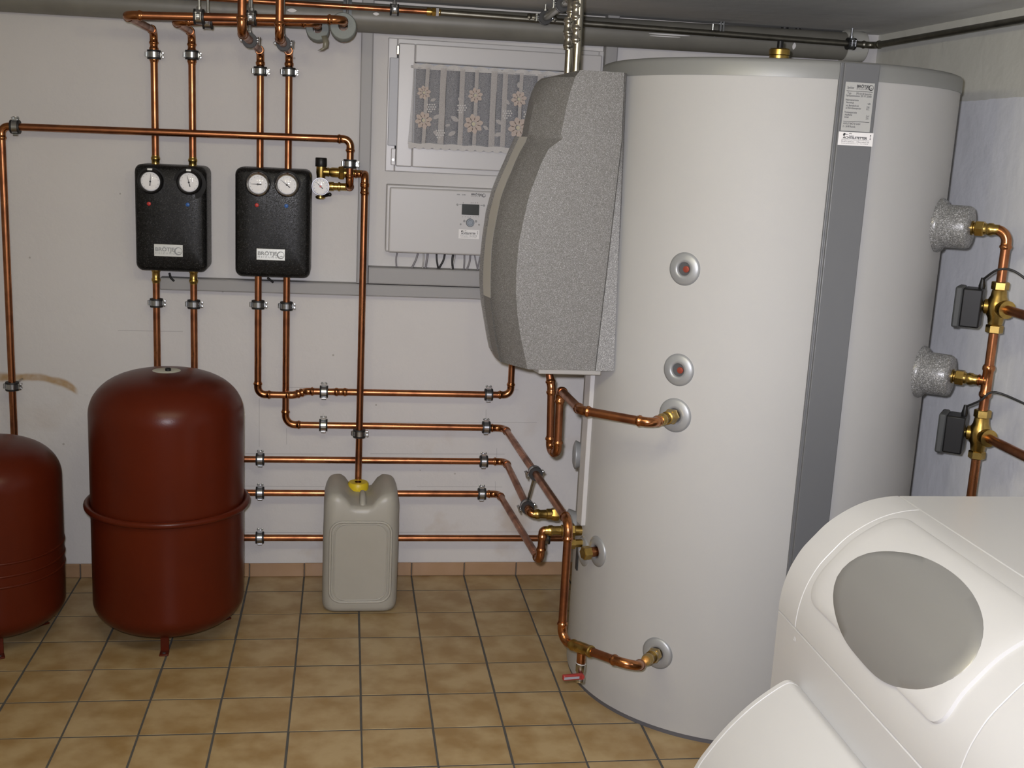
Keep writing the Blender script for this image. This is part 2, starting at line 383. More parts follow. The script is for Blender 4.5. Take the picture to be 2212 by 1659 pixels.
# ------------------------------------------------------------------ pipes
def arc_pts(A, B, Cc, r, n=8):
    d0 = (A - B).normalized(); d1 = (Cc - B).normalized(); ang = d0.angle(d1); t = r/math.tan(ang/2)
    return d0, d1, ang, t
def pipe_run(name, label, pts, r, m='copper', fit='fitting', bend=.026, group='copper pipes', cat='pipe', start=None, root=None):
    pts = [V(p) for p in pts]
    R_ = root or thing(name, label, cat, pts[0], group)
    cur = pts[0]; k = len(pts)
    for i in range(1, k):
        B = pts[i]
        if i < k-1:
            A = pts[i-1]; Cn = pts[i+1]; d0 = (A-B).normalized(); d1 = (Cn-B).normalized(); ang = d0.angle(d1)
            if ang > math.radians(176): continue
            t = bend/math.tan(ang/2); L0 = (cur-B).length; L1 = (Cn-B).length * (.5 if i+1 < k-1 else .9)
            t = min(t, L0*.9, L1*.9); rb = t*math.tan(ang/2); s0 = min(.020, (L0-t)*.8); s1 = min(.020, (L1-t)*.8)
            bis = (d0+d1).normalized(); O = B + bis*(rb/math.sin(ang/2)); sw = PI-ang
            P0 = B + d0*t; P1 = B + d1*t; u = (P0-O).normalized(); nrm = d0.cross(d1).normalized()
            arc = []; nn = 8
            v_ = (P1-O); vv = (v_ - u*v_.dot(u)).normalized()
            for j in range(nn+1):
                a = sw*j/nn; arc.append(O + (u*math.cos(a) + vv*math.sin(a))*rb)
            path = []; rad = []
            def socket(end, d, s_, rev):
                q = [(1.0, 1.10), (.86, 1.10), (.74, 1.30), (.52, 1.30), (.40, 1.12), (.1, 1.11)]
                if s_ < .006: q = [(1.0, 1.1), (.4, 1.1)]
                pp = [(end + d*(s_*f), r*g) for f, g in q]; return pp[::-1] if rev else pp
            sq = socket(P0, d0, s0, False) + [(p, r*1.1) for p in arc] + socket(P1, d1, s1, True)
            MB().tube([q[0] for q in sq], [q[1] for q in sq], 16).build('elbow', fit, R_, ang=50)
            if L0-t-s0 > .003: MB().tube([cur, P0 + d0*s0*.8], r, 16).build('tube', m, R_)
            cur = P1 + d1*s1*.8
        else:
            if (cur-B).length > .002: MB().tube([cur, B], r, 16).build('tube', m, R_)
    return R_
def sleeve(R_, P, d, r, L=.05, m='fitting', name='coupling'):
    d = d.normalized(); P = V(P)
    pr = [(-.5, 1.08), (-.42, 1.08), (-.36, 1.28), (-.24, 1.28), (-.18, 1.1), (.18, 1.1), (.24, 1.28), (.36, 1.28), (.42, 1.08), (.5, 1.08)]
    return MB().lathe(P, d, [(a*L, r*b) for a, b in pr], 16).build(name, m, R_, ang=50)
def union(R_, P, d, r, L=.06, name='threaded_union'):
    """brass screw union: collar, hex nut, press collar"""
    d = d.normalized(); P = V(P)
    MB().lathe(P, d, [(0, r*1.55), (.24*L, r*1.55), (.26*L, r*1.25), (.62*L, r*1.25), (.64*L, r*1.15), (.7*L, r*1.35), (.8*L, r*1.35), (.86*L, r*1.12), (L, r*1.12)], 18).build(name, 'brass', R_, ang=40)
    MB().lathe(P + d*(.3*L), d, [(0, r*1.62), (.02*L, r*1.75), (.24*L, r*1.75), (.26*L, r*1.62)], 6).build('hex_nut', 'brass', R_, ang=25)
def clamp(label, P, ax, side, r, wall=None, screws=2, both=True):
    P = V(P); ax = V(ax).normalized(); side = V(side); side = (side - ax*side.dot(ax)).normalized(); out = ax.cross(side)
    T = thing('pipe_clamp', label, 'pipe clamp', P, 'steel pipe clamps')
    MB().lathe(P, ax, [(-.0145, r*.98), (-.0145, r+.0098), (-.0098, r+.0104), (-.0092, r+.0066), (.0092, r+.0066), (.0098, r+.0104), (.0145, r+.0098), (.0145, r*.98)], 20, cap=False).build('rubber_lining', 'rubber', T)
    MB().lathe(P, ax, [(-.0085, r+.006), (-.0085, r+.0092), (.0085, r+.0092), (.0085, r+.006)], 22, cap=False).build('band', 'steel', T)
    for sg in ((1, -1) if both else (1,)):
        c = P + side*sg*(r+.012)
        for k in ((-1, 1) if sg == 1 else ()): MB().box(c + out*k*.003, (.0125, .003, .016), side, out, ax).build('flange', 'steel', T, bevel=.001)
        if sg == 1:
            for k in (-1, 1): MB().lathe(c + ax*k*.0065 - out*.011 + side*.004, out, [(0, .003), (.0005, .0048), (.004, .0048), (.005, .003), (.022, .003)], 10).build('screw', 'steel', T)
        else: MB().lathe(c - ax*.0085 - side*.001, ax, [(0, .003), (.001, .0045), (.016, .0045), (.017, .003)], 12).build('hinge', 'steel', T)
    if wall is not None:
        wv = V(wall) - P; MB().lathe(P + wv.normalized()*(r+.007), wv, [(0, .007), (.009, .007), (.01, .004), (max(wv.length-r-.007, .012), .004)], 10).build('threaded_rod', 'steel', T)
    return T

# ================================================================== SETTING
X0, Y0 = -1.80, -4.9
wx0, wz0 = onY(838, 80, YW).x, onY(838, 372, YW).z
Wl = onY(836, 200, YW).x; Wr = onY(1307, 200, YW).x; Wb = onY(1000, 377, YW).z; Wt = onY(1000, 92, YW).z
mb = MB(); D = YW + .32
mb.bb((X0-.2, YW, -.1), (Wl, D, HC+.1)); mb.bb((Wr, YW, -.1), (XR+.2, D, HC+.1)); mb.bb((Wl, YW, -.1), (Wr, D, Wb)); mb.bb((Wl, YW, Wt), (Wr, D, HC+.1))
struct(mb.build('wall_back', 'wall_back', weld=False))
struct(MB().bb((XR, Y0, -.1), (XR+.2, YW, HC+.1)).build('wall_right', 'wall_right'))
struct(MB().bb((X0-.2, Y0, -.1), (X0, YW, HC+.1)).build('wall_left', 'white_wall'))
struct(MB().bb((X0-.2, Y0-.2, -.1), (XR+.2, Y0, HC+.1)).build('wall_front', 'white_wall'))
struct(MB().bb((X0-.2, Y0-.2, HC), (XR+.2, D, HC+.15)).build('ceiling', 'ceiling'))
fl = struct(MB().bb((X0-.2, Y0-.2, -.12), (XR+.2, D, -.0007)).build('floor', 'grout'))
# floor tiles, one object each (0.2 m grid with 4.5 mm joints)
def tile_mesh(name, sx, sy, h, m, ch=.003):
    me = bpy.data.meshes.new(name); a, b = sx/2, sy/2
    h = max(h, ch*1.5)
    vs = [(-a, -b, -h), (a, -b, -h), (a, b, -h), (-a, b, -h), (-a, -b, -ch), (a, -b, -ch), (a, b, -ch), (-a, b, -ch)] + [(x*(a-ch), y*(b-ch), 0) for x, y in ((-1, -1), (1, -1), (1, 1), (-1, 1))]
    fs = [(3, 2, 1, 0)] + [(i, (i+1) % 4, 4+(i+1) % 4, 4+i) for i in range(4)] + [(4+i, 4+(i+1) % 4, 8+(i+1) % 4, 8+i) for i in range(4)] + [(8, 9, 10, 11)]
    me.from_pydata(vs, [], fs); me.materials.append(M[m]); me.update(); return me
def put(me, name, loc, parent, rot=(0, 0, 0)):
    o = bpy.data.objects.new(name, me); COL.objects.link(o); o.parent = parent; o.location = V(loc); o.rotation_euler = rot; return o
tm = tile_mesh('tile', .1940, .1936, .0006, 'tile', .0006); tmh = tile_mesh('half_tile', .1940, .142, .0006, 'tile', .0006)
cnt = 0; extra = MB()
for i in range(-9, 11):
    for j in range(0, 25):
        x = (i+.5)*.2; y = -(j+.5)*.2
        if x > XR-.02 or x < X0+.05: continue
        if -8 <= i <= 9 and j < 15 and not (x > 1.1 and y < -1.9):
            put(tm, 'tile', (x + random.uniform(-.0007, .0007), y + random.uniform(-.0007, .0007), random.uniform(-.0001, .0006)), fl, (random.uniform(-.0008, .0008), random.uniform(-.0008, .0008), random.uniform(-.003, .003))); cnt += 1
        else: extra.bb((x-.0973, y-.0973, -.001), (x+.0977, y+.0977, 0))
    x = (i+.5)*.2
    if X0+.05 < x < XR-.02: put(tmh, 'tile', (x, .0745, 0), fl)
eo = extra.build('tile_field', 'tile', fl); eo['kind'] = 'stuff'
# tiled skirting along the back wall
sk = struct(MB().bb((X0, YW-.008, 0), (XR, YW, .050)).build('baseboard_back', 'grout'))
skm = tile_mesh('skirting_tile', .1965, .052, .008, 'skirt')
for i in range(-9, 11):
    x = (i+.5)*.2
    if X0+.05 < x < XR-.05: put(skm, 'tile', (x, YW-.0125+.001, .0265 + random.uniform(-.0006, .0006)), sk, (PI/2, 0, random.uniform(-.003, .003)))
# pencil layout lines left on the back wall around the pipe runs
pm = MB()
def pline(a, b, w_=.0009):
    A = onY(*a, YW-.0003); B = onY(*b, YW-.0003); d = (B-A).normalized(); q = d.cross(V((0, 1, 0)))*w_
    pm.add([A+q, B+q, B-q, A-q], [(0, 1, 2, 3)])
for a, b in (((560, 860), (560, 965)), ((619, 925), (619, 960)), ((625, 837), (690, 838)), ((530, 980), (700, 981)), ((800, 980), (1090, 981)), ((1073, 968), (1073, 1000)), ((530, 1050), (700, 1051)), ((900, 1051), (1085, 1052)), ((1070, 1040), (1070, 1068)), ((698, 893), (698, 935)), ((1100, 842), (1120, 842)), ((800, 912), (1160, 913)), ((1050, 885), (1050, 930)), ((530, 1150), (695, 1151)), ((860, 1150), (1180, 1149)), ((255, 714), (395, 716))):
    pline(a, b, .0005)
pm.build('pencil_lines', 'pencil', bpy.data.objects['wall_back'], weld=False)['kind'] = 'stuff'

# ------------------------------------------------------------------ window
WD = onY(836, 200, YW)
win = struct(MB().bb((Wl, YW-.012, Wb), (Wl+.032, YW+.07, Wt)).bb((Wr-.032, YW-.012, Wb), (Wr, YW+.07, Wt)).bb((Wl+.032, YW-.012, Wb), (Wr-.032, YW+.07, Wb+.036)).bb((Wl+.032, YW-.012, Wt-.034), (Wr-.032, YW+.07, Wt)).build('window_1', 'frame', bevel=.003, weld=False))
ys = YW-.030     # sash front
sl, sr = onY(859, 200, ys).x, onY(1296, 200, ys).x; sb, stp = onY(1000, 366, ys).z, onY(1000, 101, ys).z
gl_, gr_ = onY(894, 220, ys).x, onY(1240, 220, ys).x; gb, gt = onY(1000, 323, ys).z, onY(1000, 141, ys).z
MB().bb((sl, ys, sb), (gl_, YW+.03, stp)).build('sash_stile', 'frame', win, bevel=.004)
MB().bb((gr_, ys, sb), (sr, YW+.03, stp)).build('sash_stile', 'frame', win, bevel=.004)
MB().bb((gl_, ys, sb), (gr_, YW+.03, gb)).build('sash_rail', 'frame', win, bevel=.004)
MB().bb((gl_, ys, gt), (gr_, YW+.03, stp)).build('sash_rail', 'frame', win, bevel=.004)
MB().bb((gl_, YW+.0, gb), (gl_+.006, YW+.01, gt)).bb((gr_-.006, YW, gb), (gr_, YW+.01, gt)).bb((gl_, YW, gb), (gr_, YW+.01, gb+.006)).bb((gl_, YW, gt-.006), (gr_, YW+.01, gt)).build('glazing_gasket', 'frame_dark', win, weld=False)
MB().bb((gl_, YW+.004, gb), (gr_, YW+.008, gt)).build('pane', 'glass', win)
MB().bb((Wl, YW+.2, Wb-.02), (Wr, YW+.21, Wt+.02)).build('night_backing', mat('night dark blue', (.03, .035, .07), .9), win)  # dark blue board put in for the night darkness outside
hx = onY(853, 200, ys).x
MB().bb((Wl+.006, ys-.002, sb+.07), (sl+.001, ys+.03, stp-.05)).build('hinge_cover', 'frame_dark', win, bevel=.002)
MB().bb((hx+.002, ys-.006, stp-.040), (hx+.011, ys+.01, stp-.008)).build('hinge', 'chrome', win, bevel=.002)
MB().bb((hx-.007, ys-.006, sb+.004), (hx+.008, ys+.02, sb+.06)).build('hinge_bearing', 'frame', win, bevel=.002)
MB().lathe((hx, ys-.008, sb+.022), (0, 1, 0), [(0, .004), (.004, .004)], 10).build('hinge_screw', 'steel', win)

# lace curtain on a rod across the sash
yc = ys-.012
cl, cr = onY(890, 240, yc).x, onY(1236, 240, yc).x; ct = onY(1030, 152, yc).z; cb = onY(1000, 322, yc).z
cur = thing('lace_curtain', 'white lace cafe curtain with flower pattern across the basement window', 'curtain', ((cl+cr)/2, yc, cb))
MB().tube([(cl-.008, yc, ct), (cr+.008, yc, ct)], .004, 10).build('curtain_rod', 'white_plastic', cur)
# pleated path in plan: flat stretches and narrow back folds
path = []; x = cl; fold = []; k = 0
while x < cr-.02:
    L = .056 + .026*((k*37) % 5)/4; wb_ = .013 + .008*((k*53) % 3)/2
    path += [(x, -.003), (x+L*.5, -.006), (x+L, -.009)]; fold.append((x+L-wb_, x+L))
    path += [(x+L-wb_, -.002), (x+L-wb_+.001, -.001)]; x = x+L-wb_+.002; k += 1
    if k > 14: break
nz = 7; rows = []
for j in range(nz+1):
    f = j/nz; z = ct - .002 + (cb-ct+.01)*f; sl_ = (-.012*(f**1.5))
    rows.append([V((px_ + sl_*max(0, 1-(px_-cl)/.12), yc + py_ - .003*math.sin(px_*70+f*2), z + (.004*math.sin(px_*90) if j == nz else 0))) for px_, py_ in path])
MB().loft(rows).build('lace_net', 'lace', cur, ang=180)
def ypl(x): return min(-.0115, -.0115 - .0015*math.sin(x*60))
xs_ = [cl-.010 + (cr-cl+.012)*k/180 for k in range(181)]
MB().loft([[V((x, yc+ypl(x)-.001, cb+.013+.0015*math.sin(x*80))) for x in xs_], [V((x, yc+ypl(x)-.001, cb-.001-.0065*abs(math.sin(x*PI/.030)))) for x in xs_]]).build('hem', 'lace_dense', cur, ang=180)
MB().loft([[V((x, yc+ypl(x)-.0012, cb+.0165+.0015*math.sin(x*80))) for x in xs_], [V((x, yc+ypl(x)-.0012, cb+.0155+.0015*math.sin(x*80))) for x in xs_]]).build('hem_cord', 'greyink', cur, ang=180)
xs_ = [cl + (cr-cl)*k/180 for k in range(181)]
MB().loft([[V((x, yc-.008+.003*math.sin(x*110), ct-.007)) for x in xs_], [V((x, yc-.006+.003*math.sin(x*110), ct+.004+.008*abs(math.sin(x*PI/.047+.4))**.7)) for x in xs_]]).build('heading', 'lace_dense', cur, ang=180)
for a, b in fold:
    f0 = [V((a, yc-.0115, ct)), V((b, yc-.0115, ct))]; dx = -.012*max(0, 1-(a-cl)/.12)
    MB().loft([f0, [V((a+dx, yc-.0115, cb+.004)), V((b+dx, yc-.0115, cb+.004))]]).build('pleat', mat_p if False else 'lace_pleat' if 'lace_pleat' in M else M.setdefault('lace_pleat', lace_mat('lace pleat', .5, .85, (.56, .53, .51))), cur)
def petal(mbx, c, a, r0, r1, w_, y):
    pts = []
    for k in range(9):
        t = k/8; r = r0 + (r1-r0)*t; h = w_*math.sin(PI*min(t*.95+.04, 1))**.7
        pts.append((r, h))
    vs = [];
    for r, h in pts: vs.append(V((c.x + r*math.cos(a) - h*math.sin(a), y, c.z + r*math.sin(a) + h*math.cos(a))))
    for r, h in pts[::-1]: vs.append(V((c.x + r*math.cos(a) + h*math.sin(a), y, c.z + r*math.sin(a) - h*math.cos(a))))
    mbx.add(vs, [tuple(range(len(vs)))])
def flower(x, y, R_, n=8):
    c = onY(x, y, yc-.013); f = MB()
    for k in range(n): petal(f, c, 2*PI*k/n+.2, R_*.26, R_, R_*.27, yc-.013)
    o = f.build('lace_flower', 'lace_petal', cur, weld=False)
    g = MB().lathe(c, (0, 1, 0), [(-.0006, R_*.2), (.0006, R_*.2)], 12); g.build('flower_eye', mat('lace eye', (.5, .46, .34), .8) if 'eye' not in M else 'eye', o)
for x, y, r in ((915, 260, .030), (1023, 268, .034), (1119, 276, .036), (1121, 214, .028), (1027, 206, .026), (916, 200, .024)): flower(x, y, r)
lf = MB()
for x, y, a, l in ((990, 262, 2.6, .03), (984, 285, 3.6, .028), (1000, 222, 2.4, .024), (1086, 268, 2.7, .028), (1084, 288, 3.5, .028), (1100, 226, 2.2, .02), (936, 256, .5, .026), (936, 284, -.5, .026), (950, 262, .9, .022), (1044, 272, -.6, .022), (930, 218, .4, .02), (1120, 190, 1.6, .02), (962, 272, .3, .018)):
    petal(lf, onY(x, y, yc-.0128), a, 0, l, l*.26, yc-.0128)
lf.build('lace_leaves', 'lace_pleat', cur, weld=False)['kind'] = 'stuff'
by = MB()
for x, y in ((931, 234), (997, 236), (1095, 248), (950, 290), (1140, 250)):
    for k in range(14):
        c = onY(x + 5.0*((k % 4)-1.5) + (2.4 if (k//4) % 2 else 0), y - 8 + 5*(k//4), yc-.0128); by.lathe(c, (0, 1, 0), [(-.0005, .0032), (.0005, .0032)], 6)
by.build('lace_berries', 'lace_dense', cur, weld=False)['kind'] = 'stuff'

# ================================================================== HOT WATER TANK
tank = thing('buffer_tank', 'tall white cylindrical hot water tank with grey lid beside the right wall', 'tank', TC)
MB().lathe(TC, (0, 0, 1), [(.014, .490), (.014, TR), (1.812, TR)], 128, cap=False).build('jacket', 'tank_white', tank)
MB().lathe(TC, (0, 0, 1), [(0, .494), (0, .497), (.013, .4985), (.013, .45)], 96, cap=True).build('base_ring', mat('base ring', (.10, .10, .11), .6), tank)
MB().lathe(TC, (0, 0, 1), [(1.812, .49), (1.812, .503), (1.845, .503), (1.853, .499), (1.857, .488), (1.857, .0)], 128, cap=False).build('lid_rim', 'tank_silver', tank, ang=60)
# front cover strip with type plate and sticker
a0, a1 = math.radians(-92.7), math.radians(-82.0); am = (a0+a1)/2
tn = tdir(am); tt = V((-tn.y, tn.x, 0)); hw = TR*math.sin((a1-a0)/2); base = TC + tn*(TR*math.cos((a1-a0)/2)-.012)
st = MB(); th = .026
def strip_prof(z, top=False):
    return [base + V((0, 0, z)) + tt*(-hw-.007), base + V((0, 0, z)) + tt*(-hw-.007) + tn*.018, base + V((0, 0, z)) + tt*(-hw) + tn*.018, base + V((0, 0, z)) + tt*(-hw) + tn*th,
            base + V((0, 0, z)) + tt*hw + tn*th, base + V((0, 0, z)) + tt*(hw+.004) + tn*.012, base + V((0, 0, z)) + tt*(hw+.004)]
st.loft([strip_prof(.014), strip_prof(1.852)], closed=True, cap=True); st.build('cover_strip', 'tank_strip', tank, ang=25, bevel=.0015)
pl = Pl(base + tn*(th+.0004), tt, V((0, 0, 1)))
zc = lambda y, x=1850: onY(x, y, base.y-th).z
P1 = (zc(178), zc(284)); P2 = (zc(286), zc(315))
plate = pl.rect(MB(), -hw+.006, P1[1], hw-.010, P1[0], 0, .0012).build('type_plate', mat('plate grey', (.44, .445, .43), .45, .2), tank)
tx = MB(); H = P1[0]-P1[1]; W0 = -hw+.010; WW = 2*hw-.024
def ln(s_, fx, fy, h, w_=None): pl.text(tx, s_, W0+fx*WW, P1[1]+fy*H, h, w_, .0018)
ln('Speicher', 0.02, .865, .0058, WW*.26); brand(pl, tx, W0+WW*.38, P1[1]+H*.85, WW*.62, H*.115, .0018)
pl.rect(tx, W0, P1[1]+H*.815, W0+WW, P1[1]+H*.823, .0012, .0018)
ln('Typ', .04, .755, .0048); ln('SPS 610 B Speicher', .38, .755, .0048, WW*.6)
ln('Fabrikationsnummer 205 191 250400', 0, .705, .0048, WW*.98)
ln('Heizwasserseite', 0, .62, .0046, WW*.5); ln('Nenninhalt', .03, .565, .0046, WW*.3); ln('l 600', .85, .555, .0046, WW*.12)
ln('zul. Betriebsdruck', .03, .505, .0046, WW*.5); ln('3 bar', .83, .495, .0046, WW*.12); ln('zul. Betriebstemperatur', .03, .455, .0046, WW*.6); ln('95°C', .83, .445, .0046, WW*.12)
ln('Trinkwasserseite', 0, .365, .0046, WW*.48); ln('Heizfläche', .03, .315, .0046, WW*.28); ln('2 m²', .85, .305, .0046, WW*.12); ln('Inhalt', .03, .265, .0046, WW*.16); ln('7,8 l', .85, .255, .0046, WW*.1)
pl.rect(tx, W0, P1[1]+H*.195, W0+WW, P1[1]+H*.203, .0012, .0018)
ln('AUGUST BRÖTJE GmbH', 0, .135, .0046, WW*.66); ln('D - 26180 Rastede', 0, .075, .0046, WW*.48)
tx.build('lettering', 'ink', plate, weld=False)
def sticker(pl, parent, x0, y0, x1, y1, t):
    s_ = pl.rect(MB(), x0, y0, x1, y1, t, t+.0006).build('sticker', 'paper', parent); W = x1-x0; H = y1-y0; q = MB(); tt_ = t+.0010
    def T(b, fx, fy, h, w_, bold=0, sh=0): pl.text(q, b, x0+fx*W, y0+fy*H, h*H, w_*W, tt_, bold, sh)
    T('ACHTELSTETTER', .12, .50, .17, .70, .035, .12); T('Sanitär-Heizung-Wartung-Kundendienst', .09, .39, .06, .80); T('91472 Ipsheim - Oberndorf 20', .09, .24, .10, .80); T('www.achtelstetter.de  Tel. 09846', .09, .13, .055, .78)
    T('Karl', .30, .70, .08, .12, 0, .2)
    # little figure pointing above the name, and a tap-like hook
    q.add([pl.p(x0+W*a, y0+H*b, tt_) for a, b in ((.13, .70), (.17, .70), (.18, .80), (.27, .80), (.27, .83), (.19, .85), (.18, .90), (.14, .90), (.12, .80))], [tuple(range(9))])
    q.add([pl.p(x0+W*a, y0+H*b, tt_) for a, b in ((.29, .86), (.31, .92), (.35, .92), (.37, .85), (.355, .85), (.34, .89), (.32, .89), (.305, .85))], [tuple(range(8))])
    for k in range(4): pl.rect(q, x0+W*.90, y0+H*(.50+.1*k), x0+W*.93, y0+H*(.55+.1*k), t, tt_)
    q.build('lettering', 'ink', s_, weld=False); return s_
sticker(pl, tank, -hw+.002, P2[1], hw+.002, P2[0], 0)
# jacket closing bar on the left of the tank
aj = tankang(onTank(1284, 816)); jt = V((-math.sin(aj), math.cos(aj), 0)); jn = tdir(aj)
zb = onTank(1263, 1135).z; aj = math.radians(-172.0)
bar = MB(); jn = tdir(aj); jt = V((-jn.y, jn.x, 0))
bar.bb((0, 0, 0), (0, 0, 0)) if False else None
B0 = TC + jn*(TR-.004)
bar.prism([B0 + V((0, 0, zb)), B0 + jn*.017 + V((0, 0, zb)), B0 + jn*.017 - jt*.045 + V((0, 0, zb)), B0 - jt*.045 + V((0, 0, zb))], V((0, 0, 1.80-zb)))
bar.build('closing_bar', 'white_plastic', tank, bevel=.002)
ajs = math.radians(-178)
MB().box(TC + tdir(ajs)*(TR+.001) + V((0, 0, (onY(1235, 1166, -.66).z + onY(1233, 1226, -.66).z)/2)), (.006, .02, .085), tdir(ajs), V((-math.sin(ajs), math.cos(ajs), 0))).build('jacket_gap_shadow', 'rubber', tank)  # black strip standing in for the shadow in the jacket gap
# brass air vent on top
ve = V((1.354, -.665, TH)); va = MB().lathe(ve, (0, 0, 1), [(0, .013), (.03, .013), (.032, .028), (.046, .028), (.048, .03), (.062, .03), (.066, .026), (.066, .0)], 28)
vo_ = va.build('air_vent', 'brass', tank, ang=40); MB().lathe(ve + V((0, 0, .066)), (0, 0, 1), [(0, .009), (.02, .009), (.022, .007)], 12).build('vent_cap', 'plastic_black', vo_)

def escutcheon(a, z, r=.047, hole=True, off=0):
    n = tdir(a); P = TC + n*(TR-.002+off) + V((0, 0, z))
    pr = ([(-off-.004, r*.8)] if off else []) + [(0, r), (.0025, r), (.006, r*.86), (.0095, r*.60), (.0095, r*.46), (.006, r*.40), (-.006, r*.38)]
    e = MB().lathe(P, n, pr, 36, cap=False).build('escutcheon', 'escutcheon', tank, ang=80)
    if hole:
        MB().lathe(P + n*.0022, n, [(0, r*.40), (.0004, r*.40)], 20).build('recess', 'hole', e)
        MB().lathe(P + n*.0026 + V((-n.y, n.x, 0))*.006, n, [(0, r*.2), (.004, r*.2), (.005, r*.12)], 12).build('sensor_tip', 'sensor', e)
    else: MB().lathe(P + n*.003, n, [(0, r*.40), (.0006, r*.40)], 20).build('recess', 'hole', e)
    return P, n
for (x, y, r, h) in ((1479, 581, .044, True), (1466, 799, .044, True)):
    q = onTank(x, y); escutcheon(tankang(q), q.z, r, h)
q = onTank(1458, 897); EA = escutcheon(tankang(q), q.z, .047, False)
q = onTank(1420, 1411); EB = escutcheon(tankang(q), q.z, .046, False)
q = onTank(1290, 1191); EC = escutcheon(tankang(q), q.z, .046, False)
zE2 = onY(1255, 1172, -.66).z; ED = escutcheon(math.radians(-172), zE2, .046, False)
zE3 = onY(1240, 1110, -.5).z; EE = escutcheon(math.radians(172), zE3, .046, False, .022)
zE4 = onY(1250, 965, -.5).z; EF = escutcheon(math.radians(172), zE4, .044, True, .014)
# brass plugs
for P, n in (EC,):
    MB().lathe(P, n, [(0, .015), (.028, .015)], 16).build('nipple', 'fitting', tank)
    MB().lathe(P + n*.026, n, [(0, .017), (.002, .02), (.024, .02), (.026, .017)], 6).build('plug', 'brass', tank, ang=25)
Pq = ED[0] + V((0, 0, -.035)); Pq.z = onY(1256, 1170, -.72).z; 
MB().lathe(V((ED[0].x-.03, -.735, Pq.z)), V((-1, -.1, 0)), [(-.05, .012), (0, .012), (.001, .017), (.024, .017), (.026, .014)], 6).build('plug', 'brass', tank, ang=25)

# ================================================================== FRESH WATER STATION (speckled foam housing on the left of the tank)
def seqY(pxs, Y): return [onY(x, y, Y) for x, y in pxs]
crease = [(1254, 151), (1242.6, 166), (1232, 199.6), (1223.6, 231), (1215, 273.5), (1212, 290), (1215.6, 299), (1185.7, 321), (1169, 353.6), (1156, 387), (1143.5, 421), (1131.9, 471), (1121, 522.7), (1115.7, 584.5), (1114.5, 630), (1118, 680.8), (1124.9, 729), (1132.9, 765.5), (1139.8, 797.6), (1160, 804.5)]
YS = -.86; Y1 = -.76; Y2 = -.69; Y3 = -.55
cz = seqY(crease, YS)
rt_t, rt_b = onY(1352, 158, YS), onY(1326, 807, YS)
stn = thing('fresh_water_station', 'bulging grey speckled foam housing mounted on the left of the white tank', 'heating unit', (rt_t.x-.12, (YS+Y3)/2, rt_b.z))
def interp(poly, z):
    for a, b in zip(poly, poly[1:]):
        if (a.z >= z >= b.z): t = (a.z-z)/max(a.z-b.z, 1e-6); return a.x + (b.x-a.x)*t
    return poly[0].x if z > poly[0].z else poly[-1].x
gro_t, gro_b = onY(1346, 277, YS), onY(1285, 800, YS)
oliv_up = [(1221, 153), (1195, 161), (1175, 170), (1164.6, 187), (1156, 214), (1145.6, 261), (1141, 288)]
oliv = [(1141, 290), (1135, 309), (1120, 332.5), (1105.5, 368), (1093, 396), (1081, 429.6), (1072.5, 473), (1066.4, 504), (1061.9, 538.7), (1059.6, 598), (1060, 651), (1068.7, 717), (1078, 768), (1083, 786)]
silh = [(1115, 293.5), (1101, 324), (1088.6, 353.6), (1074, 385), (1063, 413), (1050.6, 459), (1042.4, 516), (1037.8, 561.6), (1036, 607.5), (1039, 653), (1045.8, 694.5), (1052.7, 735.8), (1058, 760), (1066, 772)]
O_ = seqY(oliv_up, Y1)[::1] + seqY(oliv, Y1); S_ = seqY([(x+3, y) for x, y in silh], Y2)
top_z, bot_z = rt_t.z, rt_b.z
zs = sorted(set([round(q.z, 4) for q in cz] + [round(top_z - (top_z-bot_z)*k/30, 4) for k in range(31)]), reverse=True)
zs = [z for z in zs if bot_z <= z <= cz[0].z]
notch = cz[5].z
side = []; f1 = []; f2 = []
def xrt(z): t = (top_z-z)/(top_z-bot_z); return rt_t.x + (rt_b.x-rt_t.x)*t
def rowat(z):
    xc = interp(cz, z); xo = interp(O_, min(max(z, O_[-1].z), O_[0].z))
    if z > O_[0].z-.012: xo = xc-.01*(O_[0].z-z)/.012
    xo = min(xo, xc-.004)
    xg = min(gro_t.x + (gro_b.x-gro_t.x)*max(0, (gro_t.z-z)/(gro_t.z-gro_b.z)), xrt(z)-.004)
    return xc, xo, xg, xrt(z)
rows = []; rear = []
ymid = (YS+Y3)/2
for z in zs:
    xc, xo, xg, xr = rowat(z)
    rows.append([V((xg, YS, z)), V((xc, YS, z)), V((xc*.35+xo*.65, YS+(Y1-YS)*.6, z)), V((xo, Y1, z)), V((xo-.004, ymid, z)), V((xo, 2*ymid-Y1, z)), V((xc*.35+xo*.65, 2*ymid-YS-(Y1-YS)*.6, z)), V((xc, Y3, z)), V((xr, Y3, z)), V((xr+.01, YS+.03, z)), V((xg+.002, YS+.012, z))])
MB().loft(rows, closed=True, cap=True).build('housing', 'epp', stn, ang=28)
rear = []
for z in zs:
    xc, xo, xg, xr = rowat(z)
    if z > gro_t.z: dx = .002
    rear.append([V((xg+.0012, YS-.006, z)), V((xr, YS+.002, z)), V((xr+.003, YS+.05, z)), V((xg+.0012, YS+.03, z))])
MB().loft(rear, closed=True, cap=True).build('rear_shell', 'epp_sheen', stn, ang=25)
